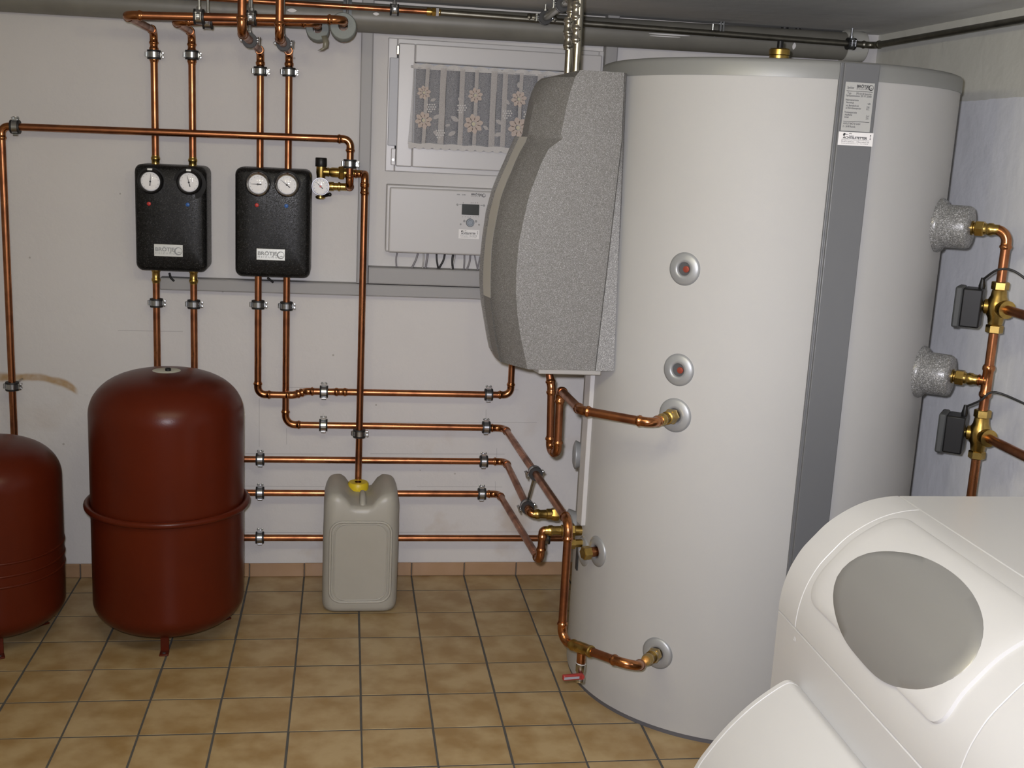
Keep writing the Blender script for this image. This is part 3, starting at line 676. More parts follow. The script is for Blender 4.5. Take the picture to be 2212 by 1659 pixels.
# smooth cover over the bulging front with a bright foam edge behind it
zz = [z for z in zs if S_[-1].z <= z <= min(notch, O_[7].z)]
cv = []; ed = []
for z in zz:
    xo = rowat(z)[1]; xs = interp(S_, min(z, S_[0].z)); yo = Y1
    t = 1.0
    cv.append([V((xo-.0015, yo-.003, z)), V((xo+(xs-xo)*.8, yo+(Y2-yo)*.8, z)), V((xo+(xs-xo)*.8+.01, yo+(Y2-yo)*.8+.02, z)), V((xo+.02, yo+.03, z))])
    ed.append([V((xo+(xs-xo)*.8, yo+(Y2-yo)*.8+.001, z)), V((xs, Y2, z)), V((xs, Y2+.05, z)), V((xo+.01, Y2+.06, z))])
kk = next(i for i, z in enumerate(zz) if z < onY(1060, 651, Y1).z)
MB().loft(cv[:kk], closed=True, cap=True).build('front_cover', 'cover', stn, ang=30)
MB().loft(cv[kk-1:], closed=True, cap=True).build('front_skirt', 'epp', stn, ang=30)
MB().loft(ed, closed=True, cap=True).build('front_edge', 'epp_sheen', stn, ang=30)
MB().prism([V((cz[-1].x+.01, YS+.03, bot_z-.012)), V((xrt(bot_z)-.03, YS+.03, bot_z-.012)), V((xrt(bot_z)-.03, Y3, bot_z-.012)), V((cz[-1].x-.04, Y3, bot_z-.012))], V((0, 0, .016))).build('base_plate', 'cover', stn, bevel=.003)

# ================================================================== PUMP STATIONS
BLK = {}
def pump_box(lbl, x0, y0, x1, y1, yb, gauges, dots, plate, which):
    yf = -.01
    A = onY(x0, y0, yf); B = onY(x1, y1, yf)
    r = thing('pump_station', lbl, 'pump unit', ((A.x+B.x)/2, YW, B.z), 'black pump stations on the back wall')
    cx_, cz_ = (A.x+B.x)/2, (A.z+B.z)/2; w_ = B.x-A.x; h = A.z-B.z
    body = MB(); n = 10
    # slightly cushioned front: lofted rounded rectangles from wall to front
    def rr(sx, sz, rad, y):
        o = []
        for (qx, qz, a_) in ((1, 1, 0), (-1, 1, PI/2), (-1, -1, PI), (1, -1, 3*PI/2)):
            for k in range(6):
                a = a_ + PI/2*k/5; o.append(V((cx_ + qx*(sx/2-rad) + rad*math.cos(a), y, cz_ + qz*(sz/2-rad) + rad*math.sin(a))))
        return o
    rowz = [rr(w_*.985, h*.985, .022, YW-.004), rr(w_, h, .024, YW-.02), rr(w_, h, .024, yf+.028), rr(w_-.004, h-.004, .024, yf+.014), rr(w_-.016, h-.016, .022, yf+.004), rr(w_-.034, h-.034, .016, yf), rr(w_*.6, h*.6, .012, yf-.003), rr(w_*.2, h*.2, .01, yf-.004)]
    body.loft(rowz, closed=True, cap=True); body.build('foam_shell', 'epp_black', r, ang=60)
    for gx, gy, na, tail, hood in gauges:
        c = onY(gx, gy, yf-.012); N = V((0, -1, 0))
        rr0 = .053 if (hood and gx > 380) else .046
        MB().lathe(c + V((0, .012, -.006 if rr0 > .05 else 0)), N, [(0, rr0), (.0012, rr0), (.0018, rr0-.004), (.002, .036)], 36, cap=False).build('gauge_recess', 'recess_black', r, ang=50)
        g = MB().lathe(c, N, [(-.012, .041), (.0, .0405), (.006, .0395), (.010, .0375), (.0115, .035), (.010, .0318), (.004, .0318)], 40, cap=False).build('thermometer', 'plastic_black' if hood else 'chrome', r, ang=50)
        MB().lathe(c, N, [(.003, .033), (.0042, .033)], 32).build('dial', 'dial', g)
        p2 = Pl(c + N*.0046, V((1, 0, 0)), V((0, 0, 1))); mk = MB()
        for k in range(11):
            a = math.radians(225 - 27*k); q = .0255
            mk.box(p2.p(q*math.cos(a), q*math.sin(a)), (.0018, .0018, .0004), V((math.cos(a), 0, math.sin(a))), V((-math.sin(a), 0, math.cos(a))), N)
        mk.build('scale_marks', 'greyink', g, weld=False)
        a = math.radians(na); dv = V((math.cos(a), 0, math.sin(a))); pv = V((-math.sin(a), 0, math.cos(a)))
        nm = MB(); nm.prism([c + N*.0052 + dv*.024 + pv*.0003, c + N*.0052 + dv*.024 - pv*.0003, c + N*.0052 - dv*tail - pv*.0016, c + N*.0052 - dv*tail + pv*.0016], N*.0008); nm.lathe(c + N*.005, N, [(0, .003), (.002, .003)], 10)
        nm.build('needle', 'ink', g, weld=False)
        MB().lathe(c, N, [(.008, .033), (.011, .031), (.0145, .022), (.016, .01), (.0162, 0)], 32, cap=False).build('glass_cover', 'glass', g, ang=180)
        MB().bb((c.x-.008, c.y-.012, c.z+.036), (c.x+.008, c.y, c.z+.043)).build('bezel_clip', 'silverplate', g, bevel=.001) if hood else None
    for (dx, dy, m) in dots:
        c = onY(dx, dy, yf-.003); MB().lathe(c, (0, -1, 0), [(-.004, .0065), (.003, .0065), (.004, .005)], 16).build('indicator_dot', m, r)
    a, b, c2, d = plate; Q0 = onY(a, d, yf-.003); Q1 = onY(c2, b, yf-.003)
    q = Pl((Q0.x, yf-.0035, Q0.z), V((1, 0, 0)), V((0, 0, 1))); W = Q1.x-Q0.x; H = Q1.z-Q0.z
    bp_ = q.rect(MB(), 0, 0, W, H, -.003, .002).build('badge', 'silverplate', r, bevel=.001); t = MB(); brand(q, t, W*.05, H*.16, W*.9, H*.66, .0028); t.build('lettering', 'greyink', bp_, weld=False)
    BLK[which] = (A, B); return r
pump_box('left black foam pump station with two thermometers on the back wall', 287.5, 353.5, 446.5, 590, 0, [(325, 392, 85, .014, True), (408.4, 394, 104, .014, True)], [(322, 440, 'red'), (405.7, 442, 'blue')], (333, 529, 395, 553), 'a')
pump_box('right black foam pump station with chrome-ringed thermometers beside the pressure gauge', 506.5, 360.5, 669, 603, 0, [(557.3, 398, 180, .012, False), (620, 399.6, 141, .013, False)], [(555, 443, 'red'), (618.6, 444.7, 'blue')], (554, 538.5, 616, 561), 'b')
def cord(name, lbl, pts, r, m, cat='cable', group=None, parent=None):
    mb = MB(); P = [V(p) for p in pts]; out = []
    for i in range(len(P)-1):
        p0 = P[max(i-1, 0)]; p1 = P[i]; p2 = P[i+1]; p3 = P[min(i+2, len(P)-1)]
        for k in range(6):
            t = k/6; out.append(.5*((2*p1) + (p2-p0)*t + (2*p0-5*p1+4*p2-p3)*t*t + (3*p1-p0-3*p2+p3)*t**3))
    out.append(P[-1]); o = mb.tube(out, r, 8).build(name, m, parent, ang=180)
    if parent is None: rehome(o, P[0]); tag(o, lbl, cat, group)
    return o
cord('cable', 'short black cable hanging out below the left black pump station', [onY(366, 590, .09), onY(369, 600, .095), onY(376, 607, .1)], .004, 'cord_black')
cord('cable', 'short black cable below the right black pump station', [onY(578, 600, .09), onY(584, 605, .095), onY(590, 610, .1)], .004, 'cord_black')

# ================================================================== CABLE TRUNKING
def trunk(lbl, lo, hi):
    o = MB().bb(lo, hi).build('cable_trunking', 'trunk', bevel=.002); rehome(o, ((lo[0]+hi[0])/2, YW, lo[2])); tag(o, lbl, 'cable duct', 'grey cable trunking'); 
    MB().bb((lo[0]+.001, lo[1]-.0015, lo[2]+.003) if hi[0]-lo[0] > hi[2]-lo[2] else (lo[0]+.003, lo[1]-.0015, lo[2]+.001), (hi[0]-.001, lo[1]+.002, hi[2]-.003) if hi[0]-lo[0] > hi[2]-lo[2] else (hi[0]-.003, lo[1]+.002, hi[2]-.001)).build('lid', 'trunk', o, bevel=.001)
    return o
yt = .10
tl, tr_ = onY(345, 610, yt), onY(1034, 630, yt); zt = (onY(560, 607, yt).z + onY(900, 617, yt).z)/2; zb_ = (onY(560, 634, yt).z + onY(1000, 644, yt).z)/2
trunk('long narrow grey cable trunking running behind the copper pipes', (tl.x, yt, zb_), (1.0, YW, zt))
vx0, vx1 = (onY(780.5, 100, yt).x + onY(770.5, 560, yt).x)/2, (onY(806, 100, yt).x + onY(796, 560, yt).x)/2
trunk('vertical grey cable trunking left of the basement window', (vx0, yt, zt+.002), (vx1, YW, HC))
z2t, z2b = onY(900, 580.5, yt-.01).z, zt+.004
trunk('wide grey cable trunking under the white controller box', (vx1+.001, yt-.012, z2b), (1.0, YW, z2t))
ux0 = onY(1309, 112, yt).x; trunk('short grey cable trunking right of the window above the tank', (ux0, yt, 1.2), (ux0+.042, YW, HC))

# ================================================================== CONTROLLER
yf = .072
A = onY(836, 400, yf); B = onY(833, 546, yf); cx1 = onY(1066, 405, yf).x + .09
ztop = (onY(836, 399, yf).z + onY(1040, 407, yf).z)/2; zbot = (onY(834, 546, yf).z + onY(1035, 551, yf).z)/2
ctl = thing('control_unit', 'white wall-mounted heating control unit with small dark display under the window', 'controller', ((A.x+cx1)/2, YW, zbot))
MB().bb((A.x, yf+.010, zbot+.002), (cx1, YW, ztop)).build('housing', 'white_plastic', ctl, bevel=.004)
MB().bb((A.x+.010, yf, zbot), (cx1-.01, yf+.014, ztop-.008)).build('front_cover', 'white_plastic', ctl, bevel=.006, seg=3)
q = Pl((0, yf-.0004, 0), V((1, 0, 0)), V((0, 0, 1)))
def cpt(x, y): return onY(x, y, yf-.0004)
a = cpt(998, 440.5); b = cpt(1034.5, 465)
q.rect(MB(), a.x, b.z, b.x, a.z, 0, .0015).build('display', 'display', ctl)
a = cpt(1015.2, 481); kn = MB().lathe(a, (0, -1, 0), [(0, .0145), (.006, .0145), (.011, .0125), (.011, .009), (.009, .008)], 28).build('rotary_knob', 'knob', ctl, ang=50)
for x, y, r_ in ((988, 442, .0036), (1045.3, 444, .0036), (1003, 477.5, .0040), (1028, 478, .0040), (995, 484.3, .0030), (1034.8, 485.6, .0030)):
    MB().lathe(cpt(x, y), (0, -1, 0), [(0, r_), (.002, r_), (.003, r_*.7)], 14).build('button', 'button', ctl)
t = MB(); a = cpt(987, 421.5); b = cpt(1006, 421.5); q.text(t, 'ISR - SSR', a.x, a.z, .0046, b.x-a.x, .0006)
a = cpt(1018, 425); b = cpt(1049, 418); brand(q, t, a.x, a.z, b.x-a.x, .013)
for x in (1000, 1017, 1021, 1026, 1031): a = cpt(x, 439); q.rect(t, a.x, a.z, a.x+.002, a.z+.0022, 0, .0006)
for k in range(7): a = cpt(999 + 5.7*k, 468.5); q.rect(t, a.x, a.z, a.x+.0015, a.z+.0013, 0, .0006)
a = cpt(992, 442); q.rect(t, a.x, a.z, a.x+.008, a.z+.0012, 0, .0006); a = cpt(1037.5, 443.5); q.rect(t, a.x, a.z, a.x+.008, a.z+.0012, 0, .0006)
a = cpt(1010, 471.5); q.text(t, 'INFO', a.x, a.z, .002, .012, .0006)
t.build('lettering', 'ink', ctl, weld=False)
a = cpt(990.3, 515); b = cpt(1035.5, 497); sticker(q, ctl, a.x, a.z, b.x, b.z, 0)
cabs = [((858, 548), (855.5, 560), (857, 579), .0028, 'cable_grey'), ((903, 548), (898, 562), (887, 580), .0034, 'cable_grey'), ((915, 549), (915, 562), (912, 580), .0027, 'cable_light'), ((924, 549), (922, 562), (918.5, 580), .0038, 'cable_grey'), ((943, 549), (943.5, 562), (947, 579), .0032, 'cord_black'), ((961, 550), (957, 564), (944.5, 582), .0036, 'cord_black'), ((979, 550), (977, 563), (978.5, 582), .0040, 'cord_black'), ((983.5, 551), (980, 566), (973, 582), .0026, 'cable_light'), ((1003, 551), (1003, 566), (1001.5, 583), .0030, 'cable_grey'), ((1016, 552), (1014, 566), (1007, 583), .0034, 'cable_grey'), ((1025, 552), (1028, 566), (1033, 583), .0026, 'cable_grey'), ((1037, 556), (1034, 568), (1030, 583), .0026, 'cable_grey')]
ordn = ['leftmost grey', 'second grey, slanting', 'thin pale grey', 'thick grey', 'black, left of the crossing pair,', 'black, right of the crossing pair,', 'straight thick black', 'pale grey, partly hidden,', 'thin upright grey', 'curved grey near the foam housing', 'grey slanting right', 'last grey beside the foam housing']
for (p0, p1, p2, r_, m), nme in zip(cabs, ordn):
    cord('cable', nme + ' cable dropping from the control unit into the trunking', [onY(p0[0], p0[1]-2, .122), onY(*p1, .118), onY(p2[0], p2[1]+3, .122)], r_, m, 'cable', 'cables below the control unit')

# ================================================================== COPPER PIPES on the back wall
r22 = .0118
def W(x, y, Y=YP): return onY(x, y, Y)
zA, zB = BLK['a'][0].z, BLK['b'][0].z
def riser(lbl, xt, yt_, xb, yb_, ex, ey, rest, grp='copper pipes'):
    top = W(xt, yt_); bot = W(xb, yb_); bot.x = (top.x+bot.x)/2; top.x = bot.x
    E1 = toward(top, ex, ey); return top, bot, E1
# two risers of the left station: up, forward, then across to the right and back into the wall through foam sleeves
t1, b1, e1 = riser('', 334, 66, 334, 356, 275, 27, None); t2, b2, e2 = riser('', 416, 70, 414.5, 360, 383, 40, None)
def across(e, x, y):
    Q = onY(x, y, e.y); Q.z = (Q.z + e.z)/2 if False else Q.z; return Q
f1 = across(e1, 741, 43); f2 = across(e2, 684, 49); 
g1 = V((f1.x, f1.y+.12, f1.z-.012)); g2 = V((f2.x, f2.y+.12, f2.z-.012))
h1 = toward(f1, 727, 86, V((-.0, 1, -.10))); h2 = toward(f2, 671, 76, V((0, 1, -.10)))
R1 = pipe_run('copper_pipe', 'copper pipe from the left black station rising to the upper of two ceiling cross pipes', [b1, t1, e1, f1, V((f1.x, YW-.01, f1.z-.012))], r22)
R2 = pipe_run('copper_pipe', 'copper pipe from the left black station rising to the lower of two ceiling cross pipes', [b2, t2, e2, f2, V((f2.x, YW-.01, f2.z-.012))], r22)
for R_, p_ in ((R1, b1), (R2, b2)): sleeve(R_, p_ + V((0, 0, .006)), V((0, 0, 1)), r22, .05, 'brass', 'press_connector')
for R_, t_ in ((R1, t1), (R2, t2)): sleeve(R_, t_ + V((0, 0, -.075)), V((0, 0, 1)), r22, .055)
# two risers of the right station
t3, b3, e3 = riser('', 564, 110, 560, 364, 527, 66, None); t4, b4, e4 = riser('', 626, 112, 621, 366, 606, 80, None)
R3 = pipe_run('copper_pipe', 'left copper riser of the right black station, cranked forward and up to the ceiling', [b3, t3, e3, V((onY(523, 5, e3.y).x, e3.y, HC))], r22)
R4 = pipe_run('copper_pipe', 'right copper riser of the right black station, cranked forward and up to the ceiling', [b4, t4, e4, V((onY(605, 5, e4.y).x, e4.y, HC))], r22)
for R_, t_ in ((R3, t3), (R4, t4)): sleeve(R_, t_ + V((0, 0, -.055)), V((0, 0, 1)), r22, .045)
# foam sleeves where the two cross pipes enter the wall
for lbl, f_, L0, r_ in (('left grey foam pipe sleeve under the sewage pipe', f2, h2, .036), ('right grey foam pipe sleeve under the sewage pipe', f1, h1, .040)):
    P = V((f_.x, f_.y+.085, f_.z-.009)); d = V((0, 1, -.03)).normalized()
    sl_ = MB().lathe(P, d, [(.07, .0145), (0, .0145), (0, r_*.93), (.004, r_), (.07, r_), (.07, .0145)], 28, cap=False).build('foam_sleeve', 'foam'); rehome(sl_, P); tag(sl_, lbl, 'pipe insulation', 'foam sleeves')
tp = MB(); c0 = onY(697, 78, f1.y+.09); cur_p = [V((c0.x+a, c0.y-.002-.004*k, c0.z-b)) for k, (a, b) in enumerate(((.004, 0), (.010, .018), (.008, .034), (-.006, .044)))]
tp.loft([[p + V((-.008, 0, 0)) for p in cur_p], [p + V((.008, .002, .003)) for p in cur_p]]); to = tp.build('tape_end', 'tape', solid=.001, ang=180); rehome(to, cur_p[0]); tag(to, 'loose end of brown tape dangling between the two foam sleeves', 'tape')
# four drops below the stations
botA, botB = BLK['a'][1].z, BLK['b'][1].z
hz = lambda a, b: (W(*a).z + W(*b).z)/2
zA1 = hz((540, 996), (1040, 996)); zA2 = hz((540, 1067), (1030, 1066)); zA3 = hz((700, 848), (1040, 850)); zA4 = hz((700, 919), (1040, 922)); zA5 = hz((540, 1164), (1180, 1158))
YL = YP-.0
# left station, right drop -> z(996) -> forward -> tank
xa = (W(417, 600).x + W(421, 790).x)/2; xb = (W(337, 600).x + W(340, 790).x)/2
PA = W(1092, 996); PA.z = W(1092, 997).z
QA = toward(PA, 1149, 1106)
R5 = pipe_run('copper_pipe', 'upper of the two copper pipes from behind the red vessel, turning forward to the tank', [V((xa, YL, botA+.01)), V((xa, YL, PA.z)), PA, QA, V((EE[0].x-.10, QA.y, QA.z - .004))], r22)
PB = W(1078, 1067); QB = onY(1166, 1212, -.70); QB2 = V((QB.x+.004, QB.y, onY(1172, 1146, QB.y).z))
R6 = pipe_run('copper_pipe', 'lower of two copper pipes from behind the red vessel, looping low near the tank', [V((xb, YL, botA+.01)), V((xb, YL, PB.z)), PB, QB, QB2, V((ED[0].x-.115, QB.y, QB2.z))], r22)
for R_, x in ((R5, xa), (R6, xb)): sleeve(R_, V((x, YL, botA-.022)), V((0, 0, 1)), r22, .055, 'brass', 'press_connector')
# brass connectors to the tank
def brass_to_tank(R_, P, E):
    d = (E - P); union(R_, P, -d*-1 if False else d, r22, d.length)
def connector(R_, P, d, L):
    d = d.normalized(); k = [(0, 1.12), (.08, 1.12), (.12, 1.38), (.2, 1.38), (.24, 1.15), (.42, 1.2), (.44, 1.5), (.6, 1.5), (.62, 1.3), (1, 1.3)]
    MB().lathe(P, d, [(a*L, r22*b) for a, b in k], 20).build('press_connector', 'brass', R_, ang=40)
    MB().lathe(P + d*(.58*L), d, [(0, r22*1.6), (.01, r22*1.85), (.022, r22*1.85), (.024, r22*1.6)], 6).build('hex_nut', 'brass', R_, ang=25)
connector(R5, V((EE[0].x-.105, QA.y, QA.z-.004)), V((1, .0, 0)), .108)
connector(R6, V((ED[0].x-.12, QB.y, QB2.z)), V((1, 0, 0)), .122)
# right station, left drop: offset bend then along to the foam housing
xc = (W(558, 620, .05).x + W(556.5, 830, .05).x)/2
z0 = W(558, 852, .05).z
PC = [V((xc, .05, botB+.01)), V((xc, .05, z0)), V((W(634, 852, .05).x, .05, z0)), V((W(662, 845).x, YP, zA3)), V((W(1103, 846).x, YP, zA3)), V((W(1104, 800).x, YP, rt_b.z+.13)), V((W(1104, 800).x, Y3-.04, rt_b.z+.13))]
R7 = pipe_run('copper_pipe', 'topmost horizontal copper pipe, dipping past its neighbour and rising behind the foam housing', PC, r22)
sleeve(R7, V((W(736, 848).x, YP, zA3)), V((1, 0, 0)), r22, .05)
xd = (W(618, 620).x + W(618, 880).x)/2
PD0 = V((xd, YP, botB+.01)); PD1 = V((xd, YP, zA4)); PD2 = W(1090, 921); PD2.z = zA4-.002
PE = toward(PD2, 1226, 1130); PE.y = min(PE.y, -.96)
PE = onY(1225, 1128, PE.y)
PF = onY(1216, 1384, PE.y); PF.x = (PE.x+PF.x)/2; PE.x = PF.x
nB = EB[1]; EBp = EB[0] + nB*.075
PG = V((EBp.x, EBp.y, EBp.z)); PGm = onY(1372, 1442, -1.27)
R8 = pipe_run('copper_pipe', 'second horizontal copper pipe running forward and down to the lowest tank connection', [PD0, PD1, PD2, PE, PF, PGm, PGm + (EB[0] + nB*.06 - PGm)*.7], r22, bend=.034)
d = (EB[0] - PGm).normalized(); Pc = PGm + (EB[0]-PGm)*.45
connector(R8, Pc, d, (EB[0]-Pc).length)
# brass tee with drain valve
dT = (PGm-PF).normalized(); T0 = PF + dT*.085
MB().lathe(T0 - dT*.045, dT, [(0, r22*1.12), (.006, r22*1.12), (.008, r22*1.4), (.014, r22*1.4), (.017, r22*1.25), (.03, r22*1.4), (.06, r22*1.4), (.073, r22*1.25), (.076, r22*1.4), (.082, r22*1.4), (.084, r22*1.12), (.09, r22*1.12)], 20).build('brass_tee', 'brass', R8, ang=40)
dv = thing('drain_valve', 'small drain valve with red handle hanging under the lowest tank pipe', 'valve', T0 + V((0, 0, -.085)))
MB().lathe(T0 + V((0, 0, -.012)), (0, 0, -1), [(0, .0125), (.03, .0125), (.032, .0105), (.052, .0105)], 16).build('stem_pipe', 'fitting', dv, ang=40)
MB().lathe(T0 + V((0, 0, -.045)), (0, 0, -1), [(0, .0125), (.003, .0135), (.022, .0135), (.026, .011), (.040, .011), (.043, .013), (.052, .013), (.054, .010)], 18).build('valve_body', 'stainless', dv, ang=40)
MB().lathe(T0 + V((0, 0, -.044)), (.12, 0, 1), [(-.0015, .0135), (0, .0145), (.0015, .0135)], 18, cap=False).build('white_tie', 'white_plastic', dv)
hc = T0 + V((0, 0, -.075)); hd_ = V((-1, -.35, .12)).normalized()
M['valve_red'] = mat('valve red', (.26, .025, .022), .5)
hb = MB().box(hc + hd_*.028 + V((0, -.016, 0)), (.062, .012, .016), hd_, hd_.cross(V((0, 0, 1))).normalized(), V((0, 0, 1))).build('handle', 'valve_red', dv, bevel=.003)
MB().box(hc + hd_*.030 + V((-.0015, -.0225, 0)), (.048, .001, .007), hd_, hd_.cross(V((0, 0, 1))).normalized(), V((0, 0, 1))).build('handle_inlay', mat('inlay', (.3, .3, .34), .5), hb)
MB().lathe(hc, (0, -1, 0), [(0, .008), (.022, .008)], 12).build('spindle', 'valve_red', dv)
# lowest line behind the canister
R9 = pipe_run('copper_pipe', 'lowest horizontal copper pipe passing behind the canister', [V((W(430, 1164).x, YP, zA5)), V((W(1330, 1160).x, YP, zA5-.004))], r22)
# long line across all risers, and its drop into the left vessel
zL0, zL1 = W(30, 274, YF).z, W(720, 299, YF).z
XL = (W(8, 300, YF).x + W(25, 900, YF).x)/2
p5 = onY(757, 300, YF); p5b = onY(757, 404, YF)
p10 = [V((XL, YF, .50)), V((XL, YF, zL0)), V((p5.x, YF, zL1)), V((p5.x, YF, p5b.z)), V((p5.x, YF+.045, p5b.z)), V((p5.x-.02, YF+.045, p5b.z))]
R10 = pipe_run('copper_pipe', 'long copper pipe crossing the four risers and dropping into the left red vessel', p10[:4] + [V((p5.x, YF+.04, p5b.z))], r22, bend=.024)
# safety group
sg = thing('safety_valve_group', 'brass safety valve with black cap and small pressure gauge right of the black stations', 'valve', onY(692, 403, YF))
yb = YF+.042
def S(x, y, Y=None): return onY(x, y, yb if Y is None else Y)
MB().lathe(S(692, 430), S(694, 356) - S(692, 430), [(0, .012), (.004, .0165), (.010, .0165), (.012, .011), (.03, .011), (.07, .014), (.09, .0165), (.118, .0165)], 20).build('valve_body', 'brass', sg, ang=40)
MB().lathe(S(693.5, 360), V((0, 0, 1)), [(0, .0185), (.002, .0195), (.028, .0195), (.03, .018)], 24).build('black_cap', 'plastic_black', sg, ang=50)
dl = (S(757, 374) - S(700, 371)).normalized()
MB().lathe(S(698, 371), dl, [(0, .014), (.02, .0155), (.022, .0135), (.03, .0165), (.05, .0165), (.052, .02), (.062, .02), (.064, .0165), (.09, .0165), (.105, .013), (.12, .0125), (.14, .0125)], 22).build('outlet_body', 'brass', sg, ang=40)
MB().lathe(S(732, 373), dl, [(0, .022), (.003, .0245), (.015, .0245), (.018, .022)], 6).build('union_nut', 'brass', sg, ang=25)
dl2 = (S(750, 404) - S(700, 402)).normalized()
MB().lathe(S(700, 402), dl2, [(0, .012), (.02, .0155), (.032, .0155), (.034, .0125), (.046, .0125), (.048, .0155), (.054, .0155), (.056, .0125), (.09, .0125)], 20).build('inlet_connector', 'brass', sg, ang=40)
gc = onY(692.5, 402.7, YF+.0); N = V((0, -1, 0))
pg = MB().lathe(gc, N, [(-.03, .006), (-.006, .006), (-.005, .028), (.006, .0295), (.009, .0295), (.009, .0275), (.004, .027)], 36, cap=False).build('pressure_gauge', 'bezel', sg, ang=50)
MB().lathe(gc, N, [(.003, .0275), (.004, .0275)], 32).build('dial', 'dial', pg)
mk = MB()
for k in range(11):
    a = math.radians(225-27*k); mk.box(gc + N*.0043 + V((math.cos(a), 0, math.sin(a)))*.0215, (.0032, .0012, .0004), V((math.cos(a), 0, math.sin(a))), V((-math.sin(a), 0, math.cos(a))), N)
mk.build('scale_marks', 'blue', pg, weld=False)
a = math.radians(137); dvv = V((math.cos(a), 0, math.sin(a))); pv = V((-math.sin(a), 0, math.cos(a)))
MB().prism([gc + N*.005 + dvv*.021 + pv*.0003, gc + N*.005 + dvv*.021 - pv*.0003, gc + N*.005 - dvv*.010 - pv*.0016, gc + N*.005 - dvv*.010 + pv*.0016], N*.0008).build('needle', 'ink', pg)
MB().lathe(gc + N*.0055, N, [(0, .0035), (.001, .003)], 12).build('needle_hub', 'red', pg)
MB().lathe(gc, N, [(.008, .027), (.010, .025), (.0115, .015), (.012, 0)], 28, cap=False).build('glass_cover', 'glass', pg, ang=180)
MB().tube([S(696, 424), S(712, 420, YF+.02)], [.006, .0055], 10).build('drain_lever', 'plastic_black', sg)
MB().sphere(S(712, 420, YF+.02), .007, 10).build('lever_knob', 'plastic_black', sg)
# discharge pipe into the canister
q0 = S(740, 374); q1 = onY(789, 374, yb); q2 = onY(788, 376, YF)
xe = (onY(786, 390, YF).x + onY(776, 1025, YF).x)/2
zcap = onY(775, 1032, YF).z
R11 = pipe_run('copper_pipe', 'upright copper discharge pipe ending in the yellow-capped canister', [q0, V((xe, yb, q0.z-.0)), V((xe, YF-.0, q0.z)), V((xe, YF, zcap-.03))], r22, bend=.02)
sleeve(R11, V((xe, YF, q0.z-.05)), V((0, 0, 1)), r22, .04)

# ------------------------------------------------------------------ clamps
ZU = V((0, 0, 1)); XU = V((1, 0, 0)); YU = V((0, 1, 0))
def cl_on(lbl, P, ax, side, wall=True):
    P = V(P); clamp(lbl, P, ax, side, r22, (P.x, YW, P.z) if wall else None)
cl_on('pipe clamp at the top of the leftmost riser above the left pump station', V((t1.x, YP, W(334, 118).z)), ZU, XU)
cl_on('pipe clamp at the top of the second riser from the left', V((t2.x, YP, W(419, 119).z)), ZU, XU)
cl_on('pipe clamp on the left riser above the right pump station', V((t3.x, YP, W(564, 154).z)), ZU, XU)
cl_on('pipe clamp on the right riser above the right pump station', V((t4.x, YP, W(627, 156).z)), ZU, XU)
cl_on('pipe clamp below the left pump station on its left pipe', V((xb, YP, W(340, 654).z)), ZU, XU)
cl_on('pipe clamp below the left pump station on its right pipe', V((xa, YP, W(419, 657).z)), ZU, XU)
cl_on('pipe clamp below the right pump station on its left pipe', V((xc, .05, W(561, 658, .05).z)), ZU, XU)
cl_on('pipe clamp below the right pump station on its right pipe', V((xd, YP, W(620, 661).z)), ZU, XU)
cl_on('pipe clamp above the pressure gauge on the short drop', V((p5.x, YF, W(757, 354, YF).z)), ZU, XU)
cl_on('pipe clamp on the upright discharge pipe above the canister', V((xe, YF, W(777, 936, YF).z)), ZU, XU)
cl_on('pipe clamp on the far left pipe above the left red vessel', V((XL, YF, W(22, 834, YF).z)), ZU, XU)
P = W(33, 274, YF); P.z = zL0 + (zL1-zL0)*(P.x-XL)/(p5.x-XL); cl_on('pipe clamp at the left end of the long crossing pipe', P, XU, ZU)
for x, z, lbl in ((698, zA3, 'left clamp on the topmost horizontal pipe'), (1051, zA3, 'right clamp on the topmost horizontal pipe below the foam housing'), (698, zA4, 'left clamp on the second horizontal pipe'), (1049, zA4, 'right clamp on the second horizontal pipe'), (562, PA.z, 'left clamp on the third horizontal pipe beside the red vessel'), (1047, PA.z, 'right clamp on the third horizontal pipe'), (562, PB.z, 'left clamp on the fourth horizontal pipe at the vessel band'), (1046, PB.z, 'right clamp on the fourth horizontal pipe beside the canister'), (562, zA5, 'left clamp on the lowest horizontal pipe beside the red vessel'), (1191, zA5-.004, 'right clamp on the lowest horizontal pipe behind the tank loop')):
    cl_on(lbl, V((W(x, 950).x, YP, z)) if True else None, XU, ZU)
# two clamps tied together by a threaded rod on the forward-running pipes
c1 = toward(PD2, 1160, 1020); f_ = (c1-PD2).length/(PE-PD2).length; c1 = PD2 + (PE-PD2)*f_
c2 = toward(PA, 1148, 1090)
c2 = PA + (QA-PA)*min(.93, (c2-PA).length/(QA-PA).length)
clamp('pipe clamp with a rod hanging from it on the second pipe near the tank', c1, PE-PD2, V((-1, 0, -.2)), r22, c2 + V((.0, 0, .02)), both=True)
clamp('lower pipe clamp held by the rod beside the tank', c2, QA-PA, V((-1, 0, -.3)), r22, None)
